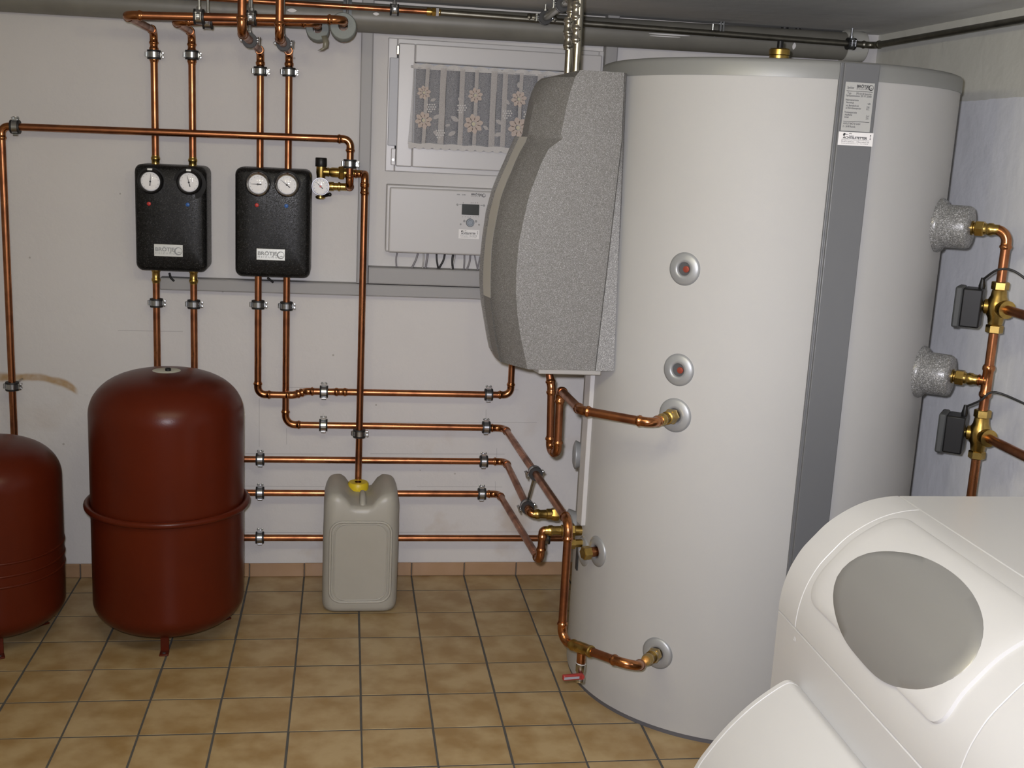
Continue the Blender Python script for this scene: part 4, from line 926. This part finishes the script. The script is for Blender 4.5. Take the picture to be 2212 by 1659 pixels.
# ceiling-level clamps on the cross pipes
P = across(e1, 430, 29); P.z = e1.z + (f1.z-e1.z)*(P.x-e1.x)/(f1.x-e1.x); clamp('ceiling clamp on the upper cross pipe right of the second riser', P, XU, YU*-1, r22, (P.x, P.y, HC))
P = across(e2, 449, 40); P.z = e2.z + (f2.z-e2.z)*(P.x-e2.x)/(f2.x-e2.x); clamp('ceiling clamp on the lower cross pipe right of the second riser', P, XU, YU*-1, r22, (P.x, P.y, HC))
P = across(e1, 543, 33); P.z = e1.z + (f1.z-e1.z)*(P.x-e1.x)/(f1.x-e1.x); clamp('ceiling clamp on the upper cross pipe beside the left ceiling drop', P, XU, YU*-1, r22, (P.x, P.y, HC))
for e_, t_, lbl in ((e3, t3, 'clamp on the forward crank of the left riser of the right station'), (e4, t4, 'clamp on the forward crank of the right riser of the right station')):
    P = t_ + (e_-t_)*.62; clamp(lbl, P, YU, XU, r22, (P.x, P.y, HC))

# ================================================================== SEWAGE PIPE and ceiling pipes
zs0, zs1 = 1.952+.05, 1.972+.05
SA = V((X0, .088, 1.994)); SB = V((XR-.10, .088, 2.018)); dS = (SB-SA).normalized()
sw = thing('sewage_pipe', 'thick grey plastic sewage pipe along the back wall under the ceiling', 'pipe', SA)
MB().tube([SA, SB], .048, 28).build('tube', 'pvc', sw)
MB().lathe(SB - dS*.06, dS, [(0, .049), (0, .054), (.05, .054), (.075, .051), (.075, 0)], 28, cap=False).build('end_socket', mat('pale pvc', (.46, .46, .42), .5), sw, ang=50)
sm_ = MB()
for xa_, xb_, ph_, w_ in ((1402, 1490, -.02, .0022), (1404, 1470, -.16, .0016), (1540, 1548, .1, .004), (1715, 1722, -.3, .012), (1225, 1233, .15, .004), (70, 86, .25, .014), (620, 640, .1, .006), (805, 818, .2, .005)):
    A_, B_ = onY(xa_, 70, .04), onY(xb_, 74, .04); rows_ = []
    for k in range(9):
        x_ = A_.x + (B_.x-A_.x)*k/8; zc0_ = SA.z + (SB.z-SA.z)*(x_-SA.x)/(SB.x-SA.x); q_ = w_*math.sin(PI*(k+.6)/9.2)
        rows_.append([V((x_, SA.y - .0485*math.cos(ph_+d_/.048), zc0_ + .0485*math.sin(ph_+d_/.048))) for d_ in (-q_, 0, q_)])
    sm_.loft(rows_)
sm_.build('paint_smears', 'paper', sw, weld=False)['kind'] = 'stuff'
hp = onY(750, 50, .03); hx_ = hp.x; zc_ = SA.z + (SB.z-SA.z)*(hx_-SA.x)/(SB.x-SA.x)
ph = thing('pipe_hanger', 'grey pipe strap hanging the sewage pipe beside the foam sleeves', 'pipe clamp', (hx_, .088, zc_))
MB().lathe((hx_, .088, zc_), XU, [(-.014, .047), (-.014, .056), (.014, .056), (.014, .047)], 28, cap=False).build('strap', mat('strap grey', (.20, .22, .23), .5), ph)
MB().tube([(hx_, .03, zc_+.0), (hx_, .028, HC)], .0045, 10).build('threaded_rod', 'steel', ph)
yu = -.004; r15 = .0088
c0 = onY(200, -2, yu); c0 = V((X0, yu, onY(230, 0, yu).z)); c1_ = onY(935, 26, yu); s0_ = onY(958, 28, yu); s1_ = onY(1872, 97, yu)
R12 = pipe_run('copper_pipe', 'thin copper pipe just under the ceiling running to a steel transition', [V((X0+.02, yu, c1_.z-.012)), c1_], r15)
P = onY(852, 20, yu); P.z = c1_.z-.001; clamp('pipe clamp on the thin copper pipe under the ceiling', P, XU, YU*-1, r15, (P.x, P.y, HC))
R13 = pipe_run('steel_pipe', 'dull steel pipe under the ceiling turning along the right wall', [c1_, V((onY(1888, 97, yu).x, yu, s1_.z)), V((onY(1888, 97, yu).x+.005, -3.2, s1_.z-.002))], .0105, 'darkpipe', 'darkpipe', group='steel pipes')
union(R13, c1_ - V((.02, 0, 0)), XU, .0085, .055, 'transition_fitting')
MB().lathe(c1_ + V((.004, 0, 0)), XU, [(0, .0145), (.015, .0145)], 6).build('white_nut', 'white_plastic', R13, ang=25)
for x in (1149, 1192): sleeve(R13, onY(x, 38 + (x-1149)*.09, yu), XU, .0105, .03, 'darkpipe', 'press_ring')
bs = onY(1171, 40, yu); bs.z = c1_.z + (s1_.z-c1_.z)*(bs.x-c1_.x)/(s1_.x-c1_.x)
yA, yB2 = -.60, -.70
vA = onY(1228, 140, yA); vB = onY(1245, 140, yB2)
R14 = pipe_run('steel_pipe', 'stainless pipe branching off the ceiling line and dropping into the foam housing', [bs, V((bs.x, yA-.0, bs.z+.002)), V((vA.x, yA, bs.z+.002)), V((vA.x, yA, top_z-.03))] if abs(vA.x-bs.x) > .06 else [bs, V((vA.x, yA, bs.z+.004)), V((vA.x, yA, top_z-.03))], r22, 'stainless', 'stainless', group='steel pipes')
R15 = pipe_run('steel_pipe', 'right upright stainless pipe between the foam housing and the ceiling', [V((vB.x, yB2, top_z-.03)), V((vB.x, yB2, HC))], r22+.0005, 'stainless', 'stainless', group='steel pipes')
for y in (42, 72): sleeve(R14, onY(1228, y+16, yA), ZU, r22, .05, 'stainless')
for y in (24, 74): sleeve(R15, onY(1245, y, yB2), ZU, r22, .05, 'stainless')
for tt_, lbl in ((.12, 'clamp at the start of the stainless branch under the ceiling'), (.72, 'clamp on the stainless branch near the upright pipe')):
    P = bs + (V((vA.x, yA, bs.z+.004)) - bs)*tt_; clamp(lbl, P, V((vA.x, yA, bs.z)) - bs, XU*-1, r22, (P.x, P.y, HC))
P = onY(1838, 92, yu); P.z = s1_.z; clamp('pipe clamp on the dull steel pipe near the right corner', P, XU, YU*-1, .0105, (P.x, P.y, HC))
P = onY(1553, 52, yu); P.z = c1_.z + (s1_.z-c1_.z)*(P.x-c1_.x)/(s1_.x-c1_.x)
oc = thing('open_bracket', 'open empty steel bracket on the dull steel ceiling pipe above the tank', 'bracket', P + V((0, 0, .02)))
MB().bb((P.x-.022, P.y-.006, P.z+.03), (P.x+.012, P.y+.006, P.z+.034)).build('top_bar', 'steel', oc); MB().bb((P.x+.002, P.y-.008, P.z+.008), (P.x+.008, P.y+.008, P.z+.04)).bb((P.x+.012, P.y-.008, P.z+.008), (P.x+.018, P.y+.008, P.z+.04)).build('jaw', 'steel', oc, weld=False); MB().tube([P + V((-.02, 0, .01)), P + V((-.02, 0, .032))], .004, 8).build('bolt', 'steel', oc)
P = onY(1726, 64, .05); sm = thing('pipe_stub', 'blackened cut bracket stub on the wall under the ceiling above the tank', 'bracket', P)
MB().bb((P.x-.05, YW-.03, P.z+.012), (P.x+.04, YW-.002, P.z+.02)).build('plate', 'rubber', sm, bevel=.003); MB().lathe(P + V((-.03, .06, .0)), ZU, [(-.012, .012), (.014, .014)], 12).build('stub', 'rubber', sm); MB().lathe(P + V((.02, .06, -.002)), ZU, [(-.008, .008), (.014, .010)], 12).build('stub', 'rubber', sm)

# ================================================================== SIPHON LOOP from the housing to the tank
yl = -.71; yq = -1.02
L1 = onY(1191, 860, yl+.03); 
lp = [V((onY(1180, 812, yl+.06).x, yl+.06, bot_z-.004)), onY(1191, 836, yl+.035), onY(1188, 975, yl+.035), onY(1204, 978, yl-.03), onY(1210, 842, yl-.03)]
lq = onY(1254, 886, yq); lr = onY(1408, 914, -1.155)
EAp = EA[0] + EA[1]*.05
R16 = pipe_run('copper_pipe', 'copper siphon loop from the foam housing to the middle tank connection', lp + [lq, lr, lr + (EA[0]-lr)*.4], r22, bend=.022)
connector(R16, lr + (EA[0]-lr)*.32, EA[0]-lr, (EA[0]-lr).length*.68)

# ================================================================== EXPANSION VESSELS
def vessel(lbl, c, R_, z0, z1, bandz, plate, legs):
    v = thing('expansion_vessel', lbl, 'expansion tank', (c.x, c.y, 0), 'red expansion vessels')
    pr = []; n = 14; kb = .42*R_; H = z1-z0
    # torispherical heads: knuckle radius rk, crown
    def head(zbase, sgn, hgt):
        out = []
        for k in range(n+1):
            a = PI/2*k/n; rr = R_*math.cos(a)**.72 if k < n else 0.0; out.append((zbase + sgn*hgt*math.sin(a)**1.0, rr))
        return out
    top = head(z1-.135*R_/.235, 1, .135*R_/.235); bot = head(z0+.10*R_/.235, -1, .10*R_/.235)
    prof = bot[::-1] + top
    MB().lathe((c.x, c.y, 0), ZU, prof, 72, cap=False).build('shell', 'red_paint', v, ang=60)
    if bandz:
        for bz, rb, dr in bandz: 
            rg = [(bz + rb*math.sin(2*PI*k/14), R_ + dr + rb*math.cos(2*PI*k/14)) for k in range(15)]
            MB().lathe((c.x, c.y, 0), ZU, rg, 72, cap=False).build('band', 'red_paint', v, ang=180)
    if plate:
        pz = z1-.010*R_/.235; d_ = MB().lathe((c.x, c.y, z1-.014), ZU, [(0, .046), (.0125, .044), (.0145, .040), (.0155, 0)], 36, cap=False).build('top_plate', mat('plate beige', (.50, .50, .43), .5), v, ang=40)
        MB().lathe((c.x+.006, c.y-.01, z1), ZU, [(0, .009), (.008, .009), (.010, .006)], 12).build('valve_cap', 'plastic_black', v)
    for (fx, fy) in legs:
        F = V((fx, fy, 0)); d = (F - V((c.x, c.y, 0))).normalized(); t = ZU.cross(d)
        zt_ = z0+.085; inn = F - d*.022
        MB().box(V((inn.x, inn.y, zt_/2)), (.006, .026, zt_), d, t).box(F - d*.006 + V((0, 0, .003)), (.034, .028, .006), d, t).build('leg', 'red_paint', v, bevel=.002)
        MB().lathe(F + V((0, 0, .006)), ZU, [(0, .005), (.001, .005)], 10).build('foot_hole', 'hole', v)
    return v
vc = V((-.4135, -.34, 0)); VR = .2345
zt_v = onY(355, 797, vc.y).z - .004
Fs = [onZ(354.5, 1415, 0), onZ(250, 1349, 0), onZ(490, 1336, 0)]
zband = (onY(183, 1090, vc.y).z + onY(537, 1072, vc.y).z)/2
vessel('larger red expansion vessel with a clamp band around its middle, left of the canister', vc, VR, .036, zt_v, [(zband, .0105, .010)], True, [(f.x, f.y) for f in Fs])
vl = V((onY(-22, 1100, -.36).x, -.36, 0)); VL = .212
zt_l = onY(-10, 949, vl.y).z
zr = [onY(118, y, vl.y).z for y in (1152, 1178, 1200)]
vessel('red expansion vessel with three raised seams, cut off by the left picture edge', vl, VL, .040, zt_l, [(z-.03, .004, -.001) for z in zr], False, [(vl.x + .16*math.cos(a), vl.y + .16*math.sin(a)) for a in (math.radians(-70), math.radians(40), math.radians(160))])

# ================================================================== CANISTER
yk = -.05
fL = onY(697, 1200, -.15).x; fR = onY(859, 1200, -.15).x; kx = (fL+fR)/2; kw = fR-fL; ky0 = onZ(775, 1326, 0).y; kd = .245; kyc = ky0+kd/2
zk = onY(720, 1042, kyc).z; zv = onY(760, 1066, kyc+.02).z
kan = thing('canister', 'translucent white plastic canister with yellow cap standing against the wall', 'canister', (kx, kyc, 0))
def outl(w_, d_, rad, z, n=7, zf=None):
    o = []
    for (qx, qy, a_) in ((1, 1, 0), (-1, 1, PI/2), (-1, -1, PI), (1, -1, 3*PI/2)):
        for k in range(n):
            a = a_ + PI/2*k/(n-1); X = kx + qx*(w_/2-rad) + rad*math.cos(a); Y_ = kyc + qy*(d_/2-rad) + rad*math.sin(a); o.append(V((X, Y_, z)))
    # extra points along the edges so the top surface has detail
    out = []
    for i in range(len(o)):
        a = o[i]; b = o[(i+1) % len(o)]; out.append(a)
        if (b-a).length > .06:
            for k in range(1, 8): out.append(a + (b-a)*(k/8))
    return out
def ztop_(x, y):
    u = (x-kx)/(kw/2); v_ = (y-kyc)/(kd/2)
    hump = math.exp(-((abs(u)-.68)/.34)**4*1.2); valley = zv + .0
    return valley + (zk-valley)*hump*(1 - .25*max(0, -v_)**2) - .010*max(0, -v_-.35)*(1-hump)
H0 = zv-.026
rowsk = []
for z, s in ((.004, .90), (.010, .955), (.022, .985), (.04, 1.0), (.12, 1.0), (.2, 1.0), (.3, .998), (H0-.03, .99)):
    if z < H0: rowsk.append(outl(kw*s, kd*s, .045*min(1, s), z))
e = outl(kw*.99, kd*.99, .045, 0); rowsk.append([V((p.x, p.y, min(ztop_(p.x, p.y)-.022, 9))) for p in e])
for s, dz in ((.965, -.009), (.92, -.002), (.86, 0), (.7, 0), (.5, 0), (.3, 0), (.12, 0)):
    rowsk.append([V((kx + (p.x-kx)*s, kyc + (p.y-kyc)*s, ztop_(kx + (p.x-kx)*s, kyc + (p.y-kyc)*s) + dz)) for p in e])
kb_ = MB().loft(rowsk, closed=True, cap=True).build('body', 'canister', kan, ang=70)
# raised outline on the front
for ins, rr_ in ((.026, .0045), (.040, .003)):
    z0_, z1_ = .03 + ins*.5, H0-.018-ins*.5; xh = kw/2-ins; yf_ = kyc-kd/2-.0; pts = []
    rc = .04
    for (qx, qz, a_) in ((1, 1, 0), (-1, 1, PI/2), (-1, -1, PI), (1, -1, 3*PI/2)):
        for k in range(7):
            a = a_+PI/2*k/6; pts.append(V((kx + qx*(xh-rc) + rc*math.cos(a), yf_+.0015, (z0_+z1_)/2 + qz*((z1_-z0_)/2-rc) + rc*math.sin(a))))
    bm_ = (pts[20] + pts[21])*.5; pts = [bm_] + pts[21:] + pts[:21] + [bm_]
    MB().tube(pts, rr_, 8, cap=False).build('front_rib', 'canister', kan, ang=180)
cp = V((xe, YF, 0)); cp.y = min(YF, kyc+kd/2-.045); zc0 = zcap-.034
MB().lathe((xe, cp.y, 0), ZU, [(zv-.02, .030), (zc0, .028)], 28).build('neck', 'canister', kan)
cap = MB(); nn = 40; rws = []
for z, rr_ in ((zc0-.006, .034), (zc0-.003, .036), (zc0+.024, .036), (zc0+.030, .033), (zc0+.030, .013)):
    rws.append([V((xe + (rr_ + (.0012 if k % 2 and rr_ > .035 else 0))*math.cos(2*PI*k/nn), cp.y + (rr_ + (.0012 if k % 2 and rr_ > .035 else 0))*math.sin(2*PI*k/nn), z)) for k in range(nn)])
cap.loft(rws, closed=True); cap.build('screw_cap', 'yellow', kan, ang=45)
MB().tube([V((kx+.004, cp.y-.03, zv-.004)), V((kx+.004, kyc-.02, zv+.014)), V((kx+.004, kyc-kd/2+.045, zv+.004)), V((kx+.004, kyc-kd/2+.02, zv-.02))], [.009, .011, .011, .010], 10).build('handle', 'canister', kan, ang=180)
MB().tube([V((kx-.045, kyc-kd/2+.010, H0-.004)), V((kx+.05, kyc-kd/2+.010, H0-.004))], .006, 8).build('front_ridge', 'canister', kan)

# ================================================================== RIGHT SIDE: insulated tank stubs, valves
th_ = math.radians(-42); nS = tdir(th_); PS = TC + nS*TR
def zat(y, P): 
    best = min((abs(px((P.x, P.y, z/500)).y - y), z/500) for z in range(0, 1000)); return best[1]
zU = zat(490, PS + nS*.05); zLo = zat(808, PS + nS*.05)
def xfor(z, target):
    return min((abs(px(PS + nS*l_*.001 + V((0, 0, z))).x - target), l_*.001) for l_ in range(60, 400))[1]
Lp = xfor(zU, 2177)
PV = PS + nS*Lp
if PV.x > XR-.04: PV.x = XR-.04
Rv = pipe_run('copper_pipe', 'copper pipe at the right wall leaving the upper insulated tank stub and running down', [PS + nS*.06 + V((0, 0, zU)), PV + V((0, 0, zU)), PV + V((0, 0, .35))], .0125, bend=.030)
def stub(lbl, z):
    s_ = thing('insulated_stub', lbl, 'pipe insulation', PS + V((0, 0, z)), 'insulated tank stubs')
    P = PS + V((0, 0, z)) + nS*.0
    MB().lathe(P, nS, [(-.006, .072), (.006, .073), (.014, .068), (.02, .058), (.075, .0575), (.083, .054), (.086, .047), (.086, .018)], 40, cap=False).build('foam_cup', 'stubfoam', s_, ang=60)
    union(s_, P + nS*.07, nS, .0125, .085, 'brass_connector')
stub('upper silver foam pipe stub on the right of the tank', zU); stub('lower silver foam pipe stub on the right of the tank', zLo)
R17 = pipe_run('copper_pipe', 'short copper tee branch from the lower insulated stub', [PS + nS*.14 + V((0, 0, zLo)), PV - nS*.01 + V((0, 0, zLo))], .0125)
sleeve(R17, PS + nS*.165 + V((0, 0, zLo)), nS, .0125, .03)
MB().lathe(PV + V((0, 0, zLo)), ZU, [(-.045, .0138), (-.04, .0165), (-.032, .0165), (-.028, .0142), (.028, .0142), (.032, .0165), (.04, .0165), (.045, .0138)], 18).build('tee', 'fitting', R17, ang=50)
def valve3(lbl, y, cable_px, zo, clbl):
    z = zat(y, PV); c = PV + V((0, 0, z)); dC = V((0, -1, 0)); dB = V((-.80, .60, 0)).normalized(); dP = V((-dB.y, dB.x, 0))
    v = thing('motor_valve', lbl, 'valve', c, 'motorised mixing valves')
    MB().lathe(c, ZU, [(-.062, .0145), (-.05, .0145), (-.045, .019), (-.03, .021), (-.018, .027), (0, .030), (.018, .027), (.03, .021), (.045, .019), (.05, .0145), (.062, .0145)], 24).lathe(c, dC, [(0, .022), (.03, .02), (.035, .024), (.048, .024), (.05, .016)], 20).lathe(c, dB, [(0, .022), (.032, .02), (.036, .013), (.045, .013)], 20).build('valve_body', 'brass', v, ang=45, weld=False)
    for s_ in (-1, 1): MB().lathe(c + V((0, 0, s_*.058)), ZU, [(-.011, .020), (-.009, .0225), (.009, .0225), (.011, .020)], 6).build('hex_nut', 'brass', v, ang=25)
    MB().box(c + dB*.062 + V((0, 0, -.006)), (.050, .072, .104), dB, dP, ZU).build('actuator_body', 'plastic_black', v, bevel=.004)
    MB().box(c + dB*.096 + V((0, 0, -.006)), (.020, .078, .110), dB, dP, ZU).build('actuator_cover', 'actuator', v, bevel=.005)
    MB().lathe(c + dB*.045 + V((0, 0, .045)), ZU, [(0, .008), (.008, .009), (.022, .006), (.03, .005)], 12).build('cable_gland', 'plastic_black', v)
    q0 = c + dB*.045 + V((0, 0, .07)); pts = [q0] + [onY(a, b, c.y - .03 - .02*i) for i, (a, b) in enumerate(cable_px)]
    cord('cable', clbl, pts, .0032, 'cord_black', 'cable', 'valve cables')
    o_ = onY(*zo, c.y-.35)
    R_ = pipe_run('copper_pipe', lbl.split(' motor')[0] + ' valve outlet pipe coming towards the boiler', [c + dC*.04, c + dC*.42 + V((0, 0, -.005))], .0125)
    return z
valve3('upper motor valve with black actuator on the right wall pipe', 664, [(2150, 585), (2172, 581), (2195, 588), (2225, 610)], (2212, 677), 'black cable arching from the upper valve actuator')
valve3('lower motor valve with black actuator on the right wall pipe', 938, [(2118, 865), (2140, 848), (2170, 853), (2230, 880)], (2212, 985), 'black cable arching from the lower valve actuator')

# ================================================================== BOILER in the foreground
yb0 = -1.6; yi0 = -1.70; yi1 = -2.374; yb1 = -2.57
prof_px = [(1940, 1070.7), (1908.5, 1073.5), (1869, 1083), (1829, 1101), (1789, 1127), (1757.6, 1157), (1730, 1187), (1706, 1226.5), (1692, 1262), (1684, 1294), (1681, 1316)]
pf = [onY(x, y, yb0) for x, y in prof_px]; pf = [V((p.x, p.z)) for p in pf]
ztopb = pf[0].y; xfront = pf[-1].x
# smooth: resample a Catmull-Rom through the profile
def cr(P, m=4):
    out = []
    for i in range(len(P)-1):
        p0 = P[max(i-1, 0)]; p1 = P[i]; p2 = P[i+1]; p3 = P[min(i+2, len(P)-1)]
        for k in range(m): t = k/m; out.append(.5*((2*p1) + (p2-p0)*t + (2*p0-5*p1+4*p2-p3)*t*t + (3*p1-p0-3*p2+p3)*t**3))
    out.append(P[-1]); return out
pc = cr(pf)
pc[-1].x = xfront = min(p.x for p in pc)
Ls = [0]
for a, b in zip(pc, pc[1:]): Ls.append(Ls[-1] + (b-a).length)
SL = Ls[-1]
def at_s(s):
    s = min(max(s, 0), SL)
    for i in range(len(pc)-1):
        if Ls[i+1] >= s: t = (s-Ls[i])/(Ls[i+1]-Ls[i]); p = pc[i] + (pc[i+1]-pc[i])*t; d = (pc[i+1]-pc[i]).normalized(); return p, V((-d.y, d.x)) if False else V((d.y, -d.x))*-1
def surf(s, y, h=0):
    p, n = at_s(s)
    # smoothed normal
    pa, _ = at_s(s-.02); pb, _ = at_s(s+.02); d = (pb-pa).normalized(); n = V((d.y, -d.x));
    if n.x > 0 and n.y < 0: n = -n
    if n.x > .2: n = -n
    return V((p.x + n.x*h, y, p.y + n.y*h))
def on_prof(x, y):
    d = ray(x, y); best = None
    for i in range(len(pc)-1):
        a, b = pc[i], pc[i+1]; # solve CAM.xz + k*d.xz = a + t(b-a)
        den = d.x*(b.y-a.y) - d.z*(b.x-a.x)
        if abs(den) < 1e-12: continue
        k = ((a.x-CAM.x)*(b.y-a.y) - (a.y-CAM.z)*(b.x-a.x))/den
        t = ((CAM.x + k*d.x - a.x)*(b.x-a.x) + (CAM.z + k*d.z - a.y)*(b.y-a.y))/((b-a).length**2)
        if -.02 <= t <= 1.02 and k > 0 and (best is None or k < best[0]): best = (k, Ls[i] + t*(b-a).length, CAM.y + k*d.y)
    return best[1:] if best else None
xbk = 1.96
boi = thing('boiler', 'white floor-standing boiler with rounded top and grey oval panel in the right foreground', 'boiler', ((xfront+xbk)/2, (yb0+yb1)/2, 0))
zfr = pc[-1].y
MB().prism([V((xfront+.002, yb0, .0)), V((xbk, yb0, 0)), V((xbk, yb0, ztopb-.012)), V((pc[0].x, yb0, ztopb-.012)), V((pc[len(pc)//2].x+.03, yb0, pc[len(pc)//2].y-.03)), V((xfront+.002, yb0, zfr-.004))], V((0, yb1-yb0, 0))).build('casing', 'boiler_side', boi, bevel=.002)
MB().bb((pc[0].x+.0015, yb1, ztopb-.02), (xbk, yb0, ztopb)).build('top_panel', 'boiler', boi, bevel=.003)
def skin(s0, s1, y0, y1, h0, h1, ns=40, ny=2):
    rows = []
    for j in range(ns+1):
        s = s0+(s1-s0)*j/ns; rows.append([surf(s, y0, h1), surf(s, y1, h1), surf(s, y1, h0), surf(s, y0, h0)])
    return rows
MB().loft(skin(.0, SL, yi0, yb0, -.02, 0), closed=True, cap=True).build('end_trim', 'boiler', boi, ang=30, bevel=.0015)
MB().loft(skin(.0, SL, yb1, yi1, -.02, 0), closed=True, cap=True).build('end_trim', 'boiler', boi, ang=30, bevel=.0015)
MB().loft(skin(.0, SL, yi1+.0012, yi0-.0012, -.02, 0), closed=True, cap=True).build('curved_cover', 'boiler', boi, ang=30, bevel=.0015)
MB().bb((xfront, yb1, 0), (xfront+.02, yb0, zfr-.0025)).build('front_panel', 'boiler_side', boi, bevel=.002)
q = onX(1716, 1381, xfront); MB().lathe(q, (-1, 0, 0), [(-.003, .006), (.0005, .006), (.001, .003), (.0003, .002)], 16).build('screw_cap', 'boiler_side', boi)
# raised rounded field with the oval silver plate
u0 = on_prof(1944, 1115); u1 = on_prof(1750, 1310); u2 = on_prof(2068, 1600); u3 = on_prof(2205, 1290)
sA = (u0[0] + (on_prof(2150, 1250) or u0)[0])/2; sB = (u1[0] + u2[0])/2; ya = min(on_prof(1747, 1290)[1], yi0-.02); yb_ = yi1+.075
def rrect(s0, s1, y0, y1, rc, n=6):
    o = []
    for (qs, qy, a_) in ((1, 1, 0), (-1, 1, PI/2), (-1, -1, PI), (1, -1, 3*PI/2)):
        for k in range(n+1): a = a_+PI/2*k/n; o.append(((s0+s1)/2 + qs*(abs(s1-s0)/2-rc) + rc*math.cos(a), (y0+y1)/2 + qy*(abs(y1-y0)/2-rc) + rc*math.sin(a)))
    return o
def dens(P, step=.012):
    out = []
    for a, b in zip(P, P[1:] + P[:1]):
        L = math.hypot(a[0]-b[0], a[1]-b[1]); m = max(1, int(L/step))
        for k in range(m): out.append((a[0]+(b[0]-a[0])*k/m, a[1]+(b[1]-a[1])*k/m))
    return out
def patch(P, h, edge, name, m, parent):
    c = (sum(p[0] for p in P)/len(P), sum(p[1] for p in P)/len(P)); rows = []
    rows.append([surf(s, y, -.002) for s, y in P])
    rows.append([surf(c[0]+(s-c[0])*(1-edge*.25), c[1]+(y-c[1])*(1-edge*.25), h*.75) for s, y in P])
    for f in (1-edge, .85, .7, .55, .4, .25, .1):
        rows.append([surf(c[0]+(s-c[0])*f, c[1]+(y-c[1])*f, h) for s, y in P])
    return MB().loft(rows, closed=True, cap=True).build(name, m, parent, ang=50)
fld = patch(dens(rrect(sA, sB, yb_, ya, .04)), .008, .05, 'raised_field', 'boiler', boi)
ovz = [(1005, 720), (1012, 650), (1050, 575), (1120, 515), (1200, 492), (1280, 487), (1400, 498), (1500, 520), (1610, 575), (1700, 640), (1770, 715), (1820, 800), (1847, 880), (1853, 940), (1850, 1010), (1830, 1080), (1790, 1140), (1740, 1180), (1650, 1228), (1560, 1250), (1490, 1254), (1430, 1245), (1360, 1225), (1290, 1195), (1235, 1150), (1180, 1090), (1125, 1025), (1080, 970), (1050, 900), (1030, 830), (1012, 775)]
ov = [on_prof(x*.3973+1400, y*.3973+1000) for x, y in ovz]; ov = [o for o in ov if o]
def smooth_loop(P, n=72):
    c = (sum(p[0] for p in P)/len(P), sum(p[1] for p in P)/len(P)); P = dens(P, .004); out = []
    for k in range(n):
        a = 2*PI*k/n; best = min(P, key=lambda p: abs((math.atan2(p[1]-c[1], p[0]-c[0]) - a + PI) % (2*PI) - PI)); out.append(best)
    for _ in range(6): out = [tuple((out[i-1][q] + 2*out[i][q] + out[(i+1) % n][q])/4 for q in (0, 1)) for i in range(n)]
    return out
patch(smooth_loop([(o[0], o[1]) for o in ov]), .0094, .02, 'oval_plate', 'oval', boi)
# burner hood on the front
hy0 = -1.757; hy1 = -2.29
hp_ = [onY(x, y, hy0) for x, y in ((1731, 1483), (1716, 1474), (1697, 1470), (1660, 1492), (1622, 1520), (1593, 1546), (1566, 1573), (1532, 1613), (1500, 1659))]
hood_p = [V((p.x, p.z)) for p in hp_]; hood_p[0].x = xfront-.0005; hood_p[1].x = min(hood_p[1].x, xfront-.008)
e0 = hood_p[-1]; dd = (hood_p[-1]-hood_p[-2]).normalized(); hood_p += [e0 + V((-.035, -.10)), e0 + V((-.045, -.20)), e0 + V((-.03, -.30))]
hpc = cr(hood_p, 4); hz1 = hpc[-1].y
cen = V((xfront-.02, sum(p.y for p in hood_p)/len(hood_p)))
poly = [V((p.x, hy0-.012, p.y)) for p in hpc] + [V((xfront-.0005, hy0-.012, hz1))]
MB().prism(poly, V((0, hy1+.012-hy0, 0))).build('burner_hood', 'boiler', boi, ang=30, bevel=.003)
def shr(p, k): return V((cen.x + (p.x-cen.x)*k, cen.y + (p.y-cen.y)*k))
for ya_, yb_2 in ((hy0, hy0-.014), (hy1+.014, hy1)):
    rows = []
    for p in hpc:
        a = shr(p, 1.0); b = shr(p, .9); rows.append([V((a.x-.0012, ya_, a.y+.0012)), V((a.x-.0012, yb_2, a.y+.0012)), V((b.x, yb_2, b.y)), V((b.x, ya_, b.y))])
    MB().loft(rows, closed=True, cap=True).build('hood_rim', 'boiler', boi, ang=30, bevel=.001)
